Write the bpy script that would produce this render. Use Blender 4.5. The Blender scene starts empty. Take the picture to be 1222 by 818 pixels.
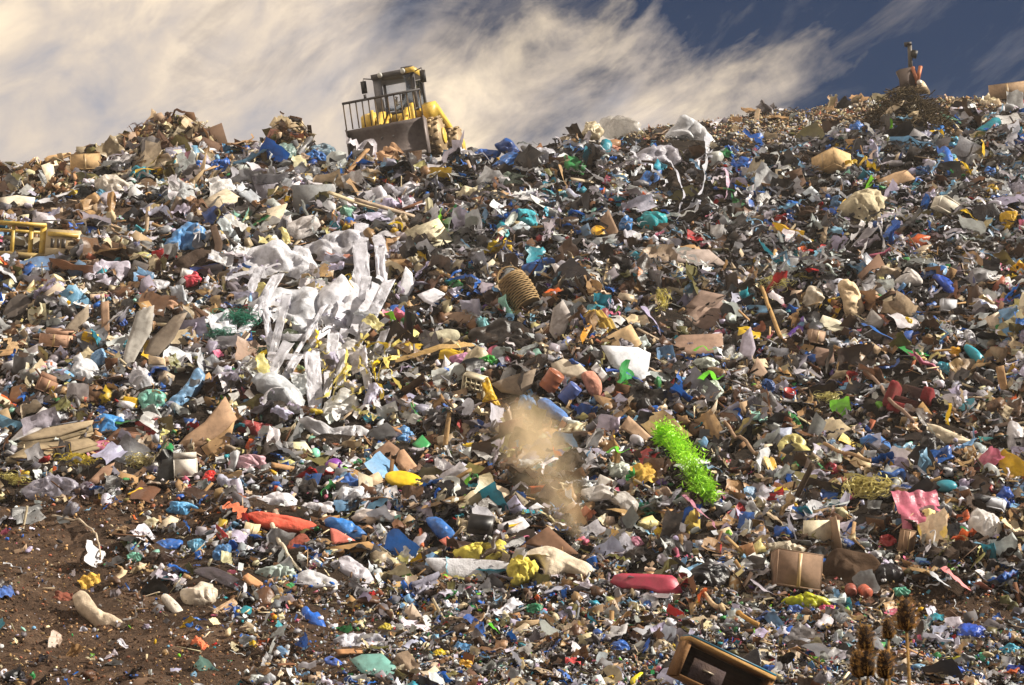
import bpy, bmesh, math, random
import numpy as np
from mathutils import Vector, Matrix, Euler
random.seed(7); rng = np.random.default_rng(11)
sc = bpy.context.scene
COL = bpy.data.collections.new('landfill'); sc.collection.children.link(COL)
R = math.radians
# ------------------------------------------------------------------ noise
def _hash(ix, iy, iz, seed):
    h = (ix*374761393 + iy*668265263 + iz*1274126177 + seed*69069*7919) & 0xffffffff
    h = ((h ^ (h >> 13))*1274126177) & 0xffffffff
    h = ((h ^ (h >> 16))*2246822519) & 0xffffffff
    return ((h ^ (h >> 15)) & 0xffffff)/float(0xffffff)
def vn(p, seed=0):
    p = np.asarray(p, float); i = np.floor(p).astype(np.int64); f = p-i; u = f*f*(3-2*f)
    r = 0
    for dx in (0, 1):
        for dy in (0, 1):
            for dz in (0, 1):
                w = (u[..., 0] if dx else 1-u[..., 0])*(u[..., 1] if dy else 1-u[..., 1])*(u[..., 2] if dz else 1-u[..., 2])
                r = r + w*_hash(i[..., 0]+dx, i[..., 1]+dy, i[..., 2]+dz, seed)
    return r
def fbm(p, seed=0, o=3):
    p = np.asarray(p, float); r = 0; a = .5; t = 0
    for k in range(o):
        r = r+a*vn(p*(2.03**k), seed+k*17); t += a; a *= .5
    return r/t
def ridge(p, seed=0): return 1-np.abs(2*vn(p, seed)-1)
def P3(x, y, z=0.0):
    x, y = np.broadcast_arrays(x, y); return np.stack([x, y, np.zeros_like(x)+z], -1)
# ------------------------------------------------------------------ camera
FPX = 2280.0; CAMZ = 1.6; PITCH = math.atan(391/FPX); W0, H0 = 1222, 818
cp, sp = math.cos(PITCH), math.sin(PITCH)
cam = bpy.data.cameras.new('camera'); co = bpy.data.objects.new('camera', cam); COL.objects.link(co)
co.location = (0, 0, CAMZ); co.rotation_euler = (R(90)+PITCH, 0, 0)
cam.sensor_width = 36; cam.lens = 36*FPX/W0; cam.clip_start = .1; cam.clip_end = 6000
cam.dof.use_dof = True; cam.dof.focus_distance = 62; cam.dof.aperture_fstop = 16
sc.camera = co
def raydir(px, py):
    a = (np.asarray(px, float)-W0/2)/FPX; b = (H0/2-np.asarray(py, float))/FPX
    return np.stack([a+0*b, cp-sp*b+0*a, sp+cp*b+0*a], -1)
def project(P):
    P = np.asarray(P, float); x = P[..., 0]; y = P[..., 1]; z = P[..., 2]-CAMZ
    d = y*cp+z*sp; return W0/2+FPX*x/d, H0/2-FPX*(-y*sp+z*cp)/d
# ------------------------------------------------------------------ terrain
D0 = np.array([12, 24, 36, 39, 42, 45, 51, 58, 64.5, 71.5, 80, 84.])
R0 = np.array([1104, 900, 818, 777, 735, 690, 600, 500, 400, 300, 200, 172.])
def elev(row): return np.tan(PITCH+np.arctan((H0/2-row)/FPX))
CX = np.array([-400, -100, 0, 130, 280, 420, 500, 560, 640, 700, 760, 860, 920, 1000, 1100, 1222, 1700])
RC = np.array([206, 195, 189, 187, 194, 204, 203, 197, 187, 179, 177, 182, 188, 188, 170, 155, 132])
RS = np.array([206, 195, 189, 187, 194, 204, 203, 197, 187, 175, 158, 140, 132, 123, 118, 119, 106])
def base_ground(u, y):
    """u: sideways slope x/y, y: distance in front of the camera -> ground height without roughness"""
    px = W0/2+FPX*u/(cp+.2*sp)
    rc = np.interp(px, CX, RC); rs = np.interp(px, CX, RS)
    row = np.interp(y, D0, R0); row = np.where(row < 818, 818-(818-row)*(818-rc)/(818-172.), row)
    z = CAMZ+y*elev(row)
    z84 = CAMZ+84*elev(rc); z115 = CAMZ+115*elev(rs)
    s2 = np.where(px > 700, (z115-z84)/31., .03); s2 = np.interp(px, [640, 740], [0, 1])*s2+(1-np.interp(px, [640, 740], [0, 1]))*.04
    z = np.where(y > 84, z84+s2*np.clip(y-84, 0, 31)-.05*np.clip(y-115, 0, 400), z)
    z = np.where(y < 12, 0, z)
    return z, px, row
def gauss(x, y, cx, cy, sx, sy): return np.exp(-((x-cx)/sx)**2-((y-cy)/sy)**2)
def soil_mask(px, row):
    """1 where bare brown soil shows, 0 where litter lies thick"""
    f = np.ones_like(px, float)
    for cx, cy, rx, ry, a in ((40, 730, 210, 95, .97), (20, 645, 120, 48, .92), (170, 612, 150, 22, .92), (200, 800, 200, 60, .9), (390, 740, 70, 45, .5), (400, 800, 60, 40, .35),
                              (1160, 722, 130, 23, .95), (1015, 690, 60, 26, .6), (1110, 705, 50, 14, .6), (610, 490, 60, 22, .45), (110, 256, 150, 13, .72), (330, 610, 20, 30, .2)):
        f = f*(1-a*np.exp(-(((px-cx)/rx)**2+((row-cy)/ry)**2)**1.6))
    return 1-f
def full_ground(x, y, u):
    z, px, row = base_ground(u, y)
    yy = np.clip(y, 12, 500)
    soil = soil_mask(px, np.clip(row, 0, 1200))
    m = np.interp(y, [14, 34, 50, 84, 92, 115], [.1, .35, 1, .85, .45, .35])*(1-.6*soil)
    n = (fbm(P3(x/5.2, y/4.1), 3, 2)-.5)*1.5+(fbm(P3(x/2.3, y/1.7), 9, 2)-.5)*1.35+(fbm(P3(x/.62, y/.55), 21, 2)-.5)*.34
    n = n+(fbm(P3(x/13, y/4.4, 4.), 33, 2)-.5)*1.5*np.interp(y, [46, 56], [0, 1])
    z = z+n*m
    z = z+((fbm(P3(x/.3, y/.3), 41, 2)-.5)*.2+(fbm(P3(x/.9, y/.7), 43, 2)-.5)*.35)*soil*np.interp(y, [20, 34], [0, 1])
    z = z+.7*gauss(x, y, (-20-W0/2)/FPX*42, 42, 1.0, 2.2)
    U = lambda p: (p-W0/2)/FPX*1.02
    z = z+2.35*gauss(x, y, U(208)*88, 88, 2.0, 1.8)+1.0*gauss(x, y, U(160)*88, 88, 1.6, 1.6)+.9*gauss(x, y, U(262)*88, 88, 1.3, 1.5)
    z = z+4.1*gauss(x, y, U(340)*92, 92, 2.0, 1.8)+.5*gauss(x, y, U(385)*92, 92, 1.2, 1.2)
    z = z+1.8*gauss(x, y, U(1092)*88, 88, 1.9, 1.7)
    z = z-.45*gauss(x, y, U(452)*84.5, 84.5, 1.7, 1.6)+.25*gauss(x, y, U(540)*86, 86, 1.6, 1.6)
    z = z+.5*gauss(x, y, U(690)*46, 46.5, 9, 1.2)-.75*gauss(x, y, U(1150)*43.6, 43.6, 5, 1.0)
    return z
us = np.concatenate([np.linspace(-2.4, -.4, 26)[:-1], np.linspace(-.4, .4, 560), np.linspace(.4, 2.4, 26)[1:]])
ys = np.concatenate([np.linspace(-60, 12, 30)[:-1], np.linspace(12, 34, 90)[:-1], np.linspace(34, 100, 420)[:-1], np.linspace(100, 140, 100)[:-1], np.geomspace(140, 900, 30)])
UU, YY = np.meshgrid(us, ys); XX = UU*np.maximum(YY, 12)
ZZ = full_ground(XX, YY, np.clip(UU, -.8, .8))
def ground(x, y):
    x = np.asarray(x, float); y = np.asarray(y, float)
    u = np.clip(x/np.maximum(y, 12), us[0], us[-1]-1e-6); yc = np.clip(y, ys[0], ys[-1]-1e-6)
    i = np.clip(np.searchsorted(us, u, side='right')-1, 0, len(us)-2); j = np.clip(np.searchsorted(ys, yc, side='right')-1, 0, len(ys)-2)
    a = (u-us[i])/(us[i+1]-us[i]); b = (yc-ys[j])/(ys[j+1]-ys[j])
    return (ZZ[j, i]*(1-a)+ZZ[j, i+1]*a)*(1-b)+(ZZ[j+1, i]*(1-a)+ZZ[j+1, i+1]*a)*b
def normal(x, y, e=.35):
    dx = (ground(x+e, y)-ground(x-e, y))/(2*e); dy = (ground(x, y+e)-ground(x, y-e))/(2*e)
    n = np.stack([-dx, -dy, np.ones_like(dx)], -1); return n/np.linalg.norm(n, axis=-1, keepdims=True)
YM = np.arange(14, 150, .3)
def cast(px, py):
    """where sight lines through photo points meet the ground: (points, hit)"""
    px = np.atleast_1d(np.asarray(px, float)); py = np.atleast_1d(np.asarray(py, float)); d = raydir(px, py)
    out = np.zeros((len(px), 3)); ok = np.zeros(len(px), bool)
    for s in range(0, len(px), 4000):
        dd = d[s:s+4000]; kx = dd[:, 0]/dd[:, 1]; kz = dd[:, 2]/dd[:, 1]
        X = kx[:, None]*YM; Z = CAMZ+kz[:, None]*YM; G = ground(X, np.broadcast_to(YM, X.shape)); under = (Z-G) < 0
        first = under.argmax(1); hit = under.any(1) & (first > 0); first = np.maximum(first, 1); r = np.arange(len(dd))
        a = (Z-G)[r, first-1]; b = (Z-G)[r, first]; t = a/np.where(a-b == 0, 1, a-b); y = YM[first-1]+t*(YM[first]-YM[first-1])
        out[s:s+4000] = np.stack([kx*y, y, CAMZ+kz*y], -1); ok[s:s+4000] = hit
    return out, ok
def at(px, py):
    for k in range(60):
        P, ok = cast([px], [py+k*2])
        if ok[0]: return P[0]
    return P[0]
# ------------------------------------------------------------------ colours
def lin(c): return tuple((v/12.92 if v <= .04045 else ((v+.055)/1.055)**2.4) for v in c)
def hx(s): return lin(tuple(int(s[i:i+2], 16)/255 for i in (0, 2, 4)))
PAL = {'white': 'd8d8dc', 'pale grey': 'a9a9ad', 'grey': '77767a', 'black': '141416', 'charcoal': '2c2b2e', 'blue': '1f5fb4', 'pale blue': '78a9cf', 'turquoise': '2f97ac',
       'tan': 'ad8a60', 'brown': '6a4a33', 'dark brown': '3a2a1f', 'cream': 'd8c8a4', 'yellow': 'd9b22a', 'green': '2f8a4a', 'lime': '7fcf2f', 'red': 'a8282a', 'pink': 'd4708c',
       'orange': 'd2602a', 'purple': '6a4aa0', 'olive': '6a6438', 'mint': '8fc8b4', 'pale yellow': 'ddd38c', 'beige': 'b9a68a', 'terracotta': 'a5634a', 'lavender': 'b6b2c8'}
PALC = {k: np.array(hx(v)) for k, v in PAL.items()}
def rgb(name): return PALC[name] if name in PALC else np.array(hx(name))
# ------------------------------------------------------------------ materials
def nodes_of(m): m.use_nodes = True; nt = m.node_tree; nt.nodes.clear(); return nt
class NT:
    def __init__(s, nt): s.nt = nt
    def n(s, t, **k):
        o = s.nt.nodes.new(t)
        for a, b in k.items():
            if a.startswith('i_'):
                key = a[2:]; key = int(key) if key.isdigit() else key.replace('_', ' ')
                o.inputs[key].default_value = b
            else: setattr(o, a, b)
        return o
    def l(s, a, b): s.nt.links.new(a, b)
    def mix(s, f, a, b, mode='MIX'):
        o = s.n('ShaderNodeMix', data_type='RGBA', blend_type=mode)
        for sock, v in ((o.inputs['Factor'], f), (o.inputs[6], a), (o.inputs[7], b)):
            if hasattr(v, 'links'): s.l(v, sock)
            elif isinstance(v, (int, float)): sock.default_value = v
            else: sock.default_value = (*v[:3], 1)
        return o.outputs[2]
    def ramp(s, f, stops, mode='LINEAR'):
        o = s.n('ShaderNodeValToRGB'); e = o.color_ramp; e.interpolation = mode
        while len(e.elements) < len(stops): e.elements.new(.5)
        for el, (p, c) in zip(e.elements, stops): el.position = p; el.color = (*c, 1) if len(c) == 3 else c
        s.l(f, o.inputs[0]); return o.outputs[0]
    def noise(s, vec, scale, detail=3, rough=.55, dist=0):
        o = s.n('ShaderNodeTexNoise', i_Scale=scale, i_Detail=detail, i_Roughness=rough, i_Distortion=dist); s.l(vec, o.inputs['Vector']); return o.outputs[0]
    def math(s, op, a, b=0.0, clamp=False):
        o = s.n('ShaderNodeMath', operation=op, use_clamp=clamp)
        for k, v in enumerate((a, b)):
            if hasattr(v, 'links'): s.l(v, o.inputs[k])
            else: o.inputs[k].default_value = v
        return o.outputs[0]
W3 = lambda v: (v, v, v)
MATS = {}
def material(name, src='obj', rough=.6, dirt=.55, sheen=0, trans=0.0, clear=0.0, prints=0.0, bump=.3, bscale=14, metal=0, grain=None, spec=.4, dirtscale=1.6, sat=1.0):
    """src: 'obj' = the object's own viewport colour, 'att' = colour attribute per piece, or an rgb"""
    m = bpy.data.materials.new(name); t = NT(nodes_of(m)); MATS[name] = m
    tc = t.n('ShaderNodeTexCoord').outputs['Object']; pos = t.n('ShaderNodeNewGeometry').outputs['Position']
    oi = t.n('ShaderNodeObjectInfo')
    if src == 'obj': c = oi.outputs['Color']
    elif src == 'att': c = t.n('ShaderNodeVertexColor', layer_name='col').outputs[0]
    else:
        q = t.n('ShaderNodeRGB'); q.outputs[0].default_value = (*src, 1); c = q.outputs[0]
    if sat != 1: hs_ = t.n('ShaderNodeHueSaturation', i_Saturation=sat); t.l(c, hs_.inputs['Color']); c = hs_.outputs[0]
    v = t.noise(pos, 4.5, 4, .65)
    c = t.mix(1.0, c, t.ramp(v, [(.25, W3(.62)), (.5, W3(1.0)), (.78, W3(1.18))]), 'MULTIPLY')
    if grain:
        mp = t.n('ShaderNodeMapping'); t.l(tc, mp.inputs[0]); mp.inputs['Scale'].default_value = grain
        c = t.mix(1.0, c, t.ramp(t.noise(mp.outputs[0], 3, 3), [(.3, W3(.6)), (.65, W3(1.1))]), 'MULTIPLY')
    if prints > 0:
        # printed patches on packaging, a different place and tone on every item
        ad = t.n('ShaderNodeVectorMath', operation='ADD'); t.l(tc, ad.inputs[0]); t.l(oi.outputs['Random'], ad.inputs[1])
        sc_ = t.n('ShaderNodeVectorMath', operation='SCALE'); t.l(ad.outputs[0], sc_.inputs[0]); sc_.inputs['Scale'].default_value = 7.3
        vo = t.n('ShaderNodeTexVoronoi', feature='F1', i_Scale=.55); t.l(sc_.outputs[0], vo.inputs['Vector'])
        g = t.n('ShaderNodeSeparateColor'); t.l(vo.outputs['Color'], g.inputs[0])
        pc = t.ramp(oi.outputs['Random'], [(0, hx('d0d0d0')), (.3, hx('24508f')), (.45, hx('b03030')), (.6, hx('e0c050')), (.72, hx('30302f')), (.85, hx('d8d0c0')), (1, hx('4f8f5a'))])
        f = t.math('MULTIPLY', t.math('GREATER_THAN', g.outputs[0], 1-prints), .8)
        c = t.mix(f, c, pc)
    dn = t.noise(pos, dirtscale, 5, .7)
    df = t.ramp(dn, [(.45, W3(0)), (.72, W3(dirt))])
    # whole patches of the tip are caked in mud, others lie clean
    mud = t.ramp(t.noise(pos, .42, 4, .6), [(.46, W3(0)), (.68, W3(.62))]); df = t.mix(1, df, t.mix(1, mud, t.ramp(t.noise(pos, 5.5, 3, .6), [(.3, W3(.35)), (.6, W3(1))]), 'MULTIPLY'), 'LIGHTEN')
    c = t.mix(df, c, hx('57473a'))
    b = t.n('ShaderNodeBsdfPrincipled', i_Roughness=rough, i_Metallic=metal); b.inputs['Specular IOR Level'].default_value = spec
    t.l(c, b.inputs['Base Color'])
    if bump:
        bp = t.n('ShaderNodeBump', i_Strength=bump, i_Distance=.03); t.l(t.noise(pos, bscale, 4, .6), bp.inputs['Height']); t.l(bp.outputs[0], b.inputs['Normal'])
    sh = b.outputs[0]
    if trans:
        tr = t.n('ShaderNodeBsdfTranslucent'); t.l(c, tr.inputs[0]); mx = t.n('ShaderNodeMixShader', i_0=trans); t.l(sh, mx.inputs[1]); t.l(tr.outputs[0], mx.inputs[2]); sh = mx.outputs[0]
    if clear:
        tp = t.n('ShaderNodeBsdfTransparent'); mx = t.n('ShaderNodeMixShader', i_0=clear); t.l(sh, mx.inputs[1]); t.l(tp.outputs[0], mx.inputs[2]); sh = mx.outputs[0]
    o = t.n('ShaderNodeOutputMaterial'); t.l(sh, o.inputs[0]); return m
material('film', rough=.34, trans=.24, bump=.9, bscale=9, dirt=.4)
material('printed_film', rough=.36, trans=.22, prints=.1, bump=.8, bscale=10, dirt=.45)
material('clear_film', rough=.25, trans=.25, clear=.38, bump=.4, bscale=14, dirt=.35)
material('card', sat=.8, rough=.9, bump=.12, dirt=.5, spec=.15)
material('paper', rough=.8, bump=.15, dirt=.5, spec=.2, prints=.3)
material('cloth', sat=.9, rough=.95, bump=.9, bscale=11, dirt=.6, spec=.1)
material('hard', rough=.42, bump=.1, dirt=.45)
material('foam', rough=.9, bump=.6, bscale=22, dirt=.35, spec=.1)
material('wood', rough=.85, bump=.3, bscale=30, dirt=.4, grain=(1, 14, 14), spec=.15)
material('metal', rough=.5, bump=.2, dirt=.5, metal=.6)
material('film_bits', 'att', rough=.4, trans=.22, bump=.5, bscale=12, dirt=.4)
material('dry_bits', 'att', rough=.9, bump=.3, dirt=.5, spec=.15)
material('paint', rough=.45, bump=.05, dirt=.5, dirtscale=1.1)
material('steel', rough=.55, bump=.25, bscale=9, dirt=.6, metal=.3, dirtscale=1.5)
def soil_material():
    m = bpy.data.materials.new('soil'); t = NT(nodes_of(m)); pos = t.n('ShaderNodeNewGeometry').outputs['Position']
    a = t.ramp(t.noise(pos, .7, 6, .7), [(.3, hx('3a2d23')), (.5, hx('594638')), (.7, hx('7c6552'))])
    g = t.ramp(t.noise(pos, 9, 4, .7), [(.35, W3(.6)), (.6, W3(1.1)), (.75, W3(1.6))])
    c = t.mix(1, a, g, 'MULTIPLY')
    at_ = t.n('ShaderNodeVertexColor', layer_name='col').outputs[0]
    c2 = t.mix(1, t.ramp(t.noise(pos, 3, 4, .7), [(.35, hx('1c1713')), (.6, hx('362d25')), (.75, hx('564a40'))]), g, 'MULTIPLY')
    c = t.mix(at_, c2, c)
    b = t.n('ShaderNodeBsdfPrincipled', i_Roughness=.95); b.inputs['Specular IOR Level'].default_value = .1; t.l(c, b.inputs['Base Color'])
    h = t.math('ADD', t.noise(pos, 7, 6, .75), t.math('MULTIPLY', t.noise(pos, 28, 3, .6), .4))
    bp = t.n('ShaderNodeBump', i_Strength=1.0, i_Distance=.12); t.l(h, bp.inputs['Height']); t.l(bp.outputs[0], b.inputs['Normal'])
    o = t.n('ShaderNodeOutputMaterial'); t.l(b.outputs[0], o.inputs[0]); return m
MATS['soil'] = soil_material()
def glass_material():
    m = bpy.data.materials.new('cab_glass'); t = NT(nodes_of(m))
    g = t.n('ShaderNodeBsdfGlossy', i_Roughness=.05); g.inputs[0].default_value = (.9, .95, 1, 1)
    tp = t.n('ShaderNodeBsdfTransparent'); tp.inputs[0].default_value = (.96, .97, .98, 1)
    fr = t.n('ShaderNodeFresnel', i_IOR=1.4); mx = t.n('ShaderNodeMixShader'); t.l(fr.outputs[0], mx.inputs[0]); t.l(tp.outputs[0], mx.inputs[1]); t.l(g.outputs[0], mx.inputs[2])
    o = t.n('ShaderNodeOutputMaterial'); t.l(mx.outputs[0], o.inputs[0]); MATS['glass'] = m
glass_material()
# ------------------------------------------------------------------ mesh + object helpers
def mk_mesh(name, V, F, mat, smooth=False, cols=None):
    me = bpy.data.meshes.new(name); V = np.asarray(V, np.float32)
    if isinstance(F, tuple): idx, cnt = F
    else: cnt = np.array([len(f) for f in F], np.int32); idx = np.fromiter((i for f in F for i in f), np.int32)
    me.vertices.add(len(V)); me.vertices.foreach_set('co', V.ravel())
    me.loops.add(len(idx)); me.loops.foreach_set('vertex_index', idx.astype(np.int32))
    me.polygons.add(len(cnt)); st = np.concatenate([[0], np.cumsum(cnt)[:-1]]).astype(np.int32)
    me.polygons.foreach_set('loop_start', st); me.polygons.foreach_set('loop_total', cnt.astype(np.int32))
    if smooth: me.polygons.foreach_set('use_smooth', np.ones(len(cnt), bool))
    if cols is not None:
        ca = me.color_attributes.new('col', 'FLOAT_COLOR', 'POINT'); c4 = np.ones((len(V), 4), np.float32); c4[:, :3] = cols; ca.data.foreach_set('color', c4.ravel())
    me.update(calc_edges=True); me.validate()
    if mat: me.materials.append(MATS[mat] if isinstance(mat, str) else mat)
    return me
def link(name, data, parent=None, color=None):
    o = bpy.data.objects.new(name, data); COL.objects.link(o)
    if parent is not None: o.parent = parent
    if color is not None: o.color = (*[float(v) for v in color[:3]], 1)
    return o
def tag(o, label=None, cat=None, group=None, kind=None):
    if label: o['label'] = label
    if cat: o['category'] = cat
    if group: o['group'] = group
    if kind: o['kind'] = kind
    return o
class MB:
    def __init__(s): s.V = []; s.F = []
    def add(s, V, F, M=None):
        b = len(s.V)
        for v in V:
            v = Vector(v); s.V.append(tuple(M @ v if M is not None else v))
        for f in F: s.F.append([i+b for i in f])
        return s
    def box(s, c, d, M=None, taper=1.0):
        x, y, z = d[0]/2, d[1]/2, d[2]/2; V = []
        for k, t in ((-1, 1), (1, taper)):
            for i, j in ((-1, -1), (1, -1), (1, 1), (-1, 1)): V.append((c[0]+i*x*t, c[1]+j*y*t, c[2]+k*z))
        return s.add(V, [(3, 2, 1, 0), (4, 5, 6, 7), (0, 1, 5, 4), (1, 2, 6, 5), (2, 3, 7, 6), (3, 0, 4, 7)], M)
    def prism(s, poly, t, M=None):
        n = len(poly); V = [(p[0], p[1], -t/2) for p in poly]+[(p[0], p[1], t/2) for p in poly]
        return s.add(V, [list(range(n))[::-1], list(range(n, 2*n))]+[(i, (i+1) % n, n+(i+1) % n, n+i) for i in range(n)], M)
    def extrude_x(s, prof, x0, x1, M=None):
        n = len(prof); V = [(x0, p[0], p[1]) for p in prof]+[(x1, p[0], p[1]) for p in prof]
        return s.add(V, [list(range(n)), list(range(n, 2*n))[::-1]]+[(i, n+i, n+(i+1) % n, (i+1) % n) for i in range(n)], M)
    def tube(s, path, r, n=8, cap=True, M=None):
        path = [Vector(p) for p in path]; k = len(path); rr = r if isinstance(r, (list, tuple, np.ndarray)) else [r]*k
        V = []; up = Vector((.13, .31, .94))
        for i, p in enumerate(path):
            tg = (path[min(i+1, k-1)]-path[max(i-1, 0)]).normalized(); a = tg.cross(up)
            if a.length < .05: a = tg.cross(Vector((1, 0, 0)))
            a.normalize(); b = tg.cross(a)
            for j in range(n): q = 2*math.pi*j/n; V.append(p+(a*math.cos(q)+b*math.sin(q))*rr[i])
        F = [(i*n+j, i*n+(j+1) % n, (i+1)*n+(j+1) % n, (i+1)*n+j) for i in range(k-1) for j in range(n)]
        if cap: F += [list(range(n))[::-1], [(k-1)*n+j for j in range(n)]]
        return s.add(V, F, M)
    def lathe(s, prof, n=16, M=None, closed=False):
        V = []; k = len(prof)
        for r, z in prof:
            for j in range(n): q = 2*math.pi*j/n; V.append((r*math.cos(q), r*math.sin(q), z))
        F = [(i*n+j, i*n+(j+1) % n, ((i+1) % k)*n+(j+1) % n, ((i+1) % k)*n+j) for i in range(k if closed else k-1) for j in range(n)]
        return s.add(V, F, M)
    def mesh(s, name, mat, smooth=False): return mk_mesh(name, s.V, s.F, mat, smooth)
    def build(s, name, mat, parent=None, color=None, smooth=False): return link(name, s.mesh(name, mat, smooth), parent, color)
def empty(name, loc, rot=(0, 0, 0)):
    o = bpy.data.objects.new(name, None); COL.objects.link(o); o.location = loc; o.rotation_euler = rot; o.empty_display_size = .2; return o
def rotm(rx=0, ry=0, rz=0): return Euler((R(rx), R(ry), R(rz))).to_matrix().to_4x4()
def TM(x, y, z, rx=0, ry=0, rz=0): return Matrix.Translation((x, y, z)) @ rotm(rx, ry, rz)
# ------------------------------------------------------------------ ground
_, PXg, ROWg = base_ground(np.clip(UU, -.8, .8), YY)
soilg = np.clip(soil_mask(PXg, np.clip(ROWg, -200, 1200))*1.25, 0, 1); soilg = np.where(YY < 34, .8, soilg)
nu, ny = len(us), len(ys)
i0 = (np.arange(ny-1)[:, None]*nu+np.arange(nu-1)[None, :]).ravel()
GF = (np.stack([i0, i0+1, i0+nu+1, i0+nu], -1).ravel(), np.full(len(i0), 4))
gm = mk_mesh('landfill_ground', np.stack([XX, YY, ZZ], -1).reshape(-1, 3), GF, 'soil', True, np.repeat(soilg.reshape(-1, 1), 3, 1))
tag(link('landfill_ground', gm), 'brown soil and rubbish slope rising to a ridge', 'ground', kind='structure')
# ------------------------------------------------------------------ shapes (unit size, roughly centred)
_ICO = {}
def ico(n):
    if n not in _ICO:
        b = bmesh.new(); bmesh.ops.create_icosphere(b, subdivisions=n, radius=1); b.verts.ensure_lookup_table()
        _ICO[n] = (np.array([v.co[:] for v in b.verts]), [[v.index for v in f.verts] for f in b.faces]); b.free()
    return _ICO[n]
def unit(V):
    V = np.asarray(V, float); lo, hi = V.min(0), V.max(0); return (V-(lo+hi)/2)/max((hi-lo)[:2].max(), 1e-6)
def grid(nx, ny):
    x, y = np.meshgrid(np.linspace(-.5, .5, nx), np.linspace(-.5, .5, ny)); V = np.stack([x.ravel(), y.ravel(), 0*x.ravel()], -1)
    F = [(j*nx+i, j*nx+i+1, (j+1)*nx+i+1, (j+1)*nx+i) for j in range(ny-1) for i in range(nx-1)]; return V, F
def crease(q, seed, w=.16): return np.exp(-((2*vn(q, seed)-1)/w)**2)
def warped(V, k, seed): return V+k*np.stack([fbm(V*1.7+3, seed+31, 2)-.5, fbm(V*1.7+11, seed+32, 2)-.5, fbm(V*1.7+23, seed+33, 2)-.5], -1)
def t_bag(seed, sub=3, knot=True):
    V, F = ico(sub); n0 = V.copy(); o = seed*7.3; q = warped(V, 1.1, seed)
    d = 1+1.0*(fbm(q*1.1+o, seed, 2)-.5)-.3*crease(q*1.25+o, seed+2, .22)-.2*crease(q*2.3+o, seed+4, .25)+.12*(vn(q*5+o, seed+6)-.5)
    V = V*np.maximum(d, .3)[:, None]*np.array([1.15, .85, .6+.1*(seed % 3)])
    if knot:
        m = np.clip((n0[:, 2]-.45)/.4, 0, 1); m = m*m*(3-2*m); V[:, :2] *= (1-.8*m)[:, None]; V[:, 2] += .4*m+.35*np.clip((n0[:, 2]-.9)*10, 0, 1)*vn(n0*9, seed); V[:, 0] += .25*m
    return unit(V), F
def t_film(seed, n=19, amp=.22):
    V, F = grid(n, n); o = seed*3.7
    V[:, 0] += .35*(fbm(V*1.6+o, seed)-.5)+.12*(vn(V*6+o, seed+3)-.5); V[:, 1] += .35*(fbm(V*1.6+o+9, seed+1)-.5)+.12*(vn(V*6+o+4, seed+4)-.5)
    q = V*np.array([1.4, 3.2, 1])+o
    V[:, 2] = amp*(ridge(q*1.1, seed+2)-.5)+amp*.5*(ridge(q*2.6, seed+6)-.5)+amp*.22*(ridge(V*9+o, seed+8)-.5)
    if seed % 3 == 0:  # folded over along one side
        k = V[:, 0] > .1; V[k, 2] += .12-(V[k, 0]-.1)*.3; V[k, 0] = .1-(V[k, 0]-.1)*.7
    if seed % 3 == 1: V[:, 0] *= .55; V[:, 2] += .1*np.cos(V[:, 0]*9)
    return unit(V), F
def t_rag(seed, n=15):
    V, F = grid(n, n); o = seed*5.1
    V[:, :2] += .3*np.stack([fbm(V*1.5+o, seed)-.5, fbm(V*1.5+o+7, seed+1)-.5], -1)
    f = fbm(V*2+o, seed+4)
    V[:, 2] = .34*f+.06*np.sin(V[:, 0]*16+f*9)+.05*np.sin(V[:, 1]*19+f*12)-.6*(V[:, 0]**2+V[:, 1]**2)
    return unit(V*np.array([1, .62+.3*(seed % 2), 1])), F
def t_paper(seed):
    V, F = grid(5, 4); V[:, 1] *= .72; o = seed*2.9; V[:, 2] = .16*(fbm(V*2.2+o, seed)-.5)+(.22*V[:, 0]**2 if seed % 2 else .25*np.abs(V[:, 0]-.1))
    return unit(V), F
def folded(widths, depth, angles, t, seed=0, jag=.0):
    """a board of several hinged panels with real thickness"""
    x = z = 0; a = 0; pts = [(0, 0)]
    for w, d in zip(widths, angles): a += R(d); x += w*math.cos(a); z += w*math.sin(a); pts.append((x, z))
    rr = random.Random(seed); V = []; F = []; n = len(pts)
    for k, (x, z) in enumerate(pts):
        e0 = depth*(-.5+rr.uniform(-jag, jag)); e1 = depth*(.5+rr.uniform(-jag, jag))
        for s in (0, 1):
            V += [(x, e0, z+s*t), (x, e1, z+s*t)]
    for k in range(n-1):
        a, b = 4*k, 4*(k+1)
        F += [(a, b, b+1, a+1)[::-1], (a+2, b+2, b+3, a+3), (a, a+2, b+2, b)[::-1], (a+1, b+1, b+3, a+3)[::-1]]
    F += [(0, 1, 3, 2)[::-1], (4*n-4, 4*n-3, 4*n-1, 4*n-2)]
    return V, F
def t_card(seed):
    r = random.Random(seed*31+5); k = seed % 4
    w = [(.9,), (.5, .45), (.35, .45, .3), (.7, .2)][k]; a = [(0,), (0, r.uniform(15, 60)), (r.uniform(-10, 10), r.uniform(10, 30), r.uniform(20, 70)), (0, r.uniform(40, 110))][k]
    V, F = folded(w, r.uniform(.5, .8), a, .022, seed, .09); V = np.array(V, float); V += .05*(fbm(V*2+seed, seed)[:, None]-.5)*np.array([0, 0, 1]); return unit(V), F
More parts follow.
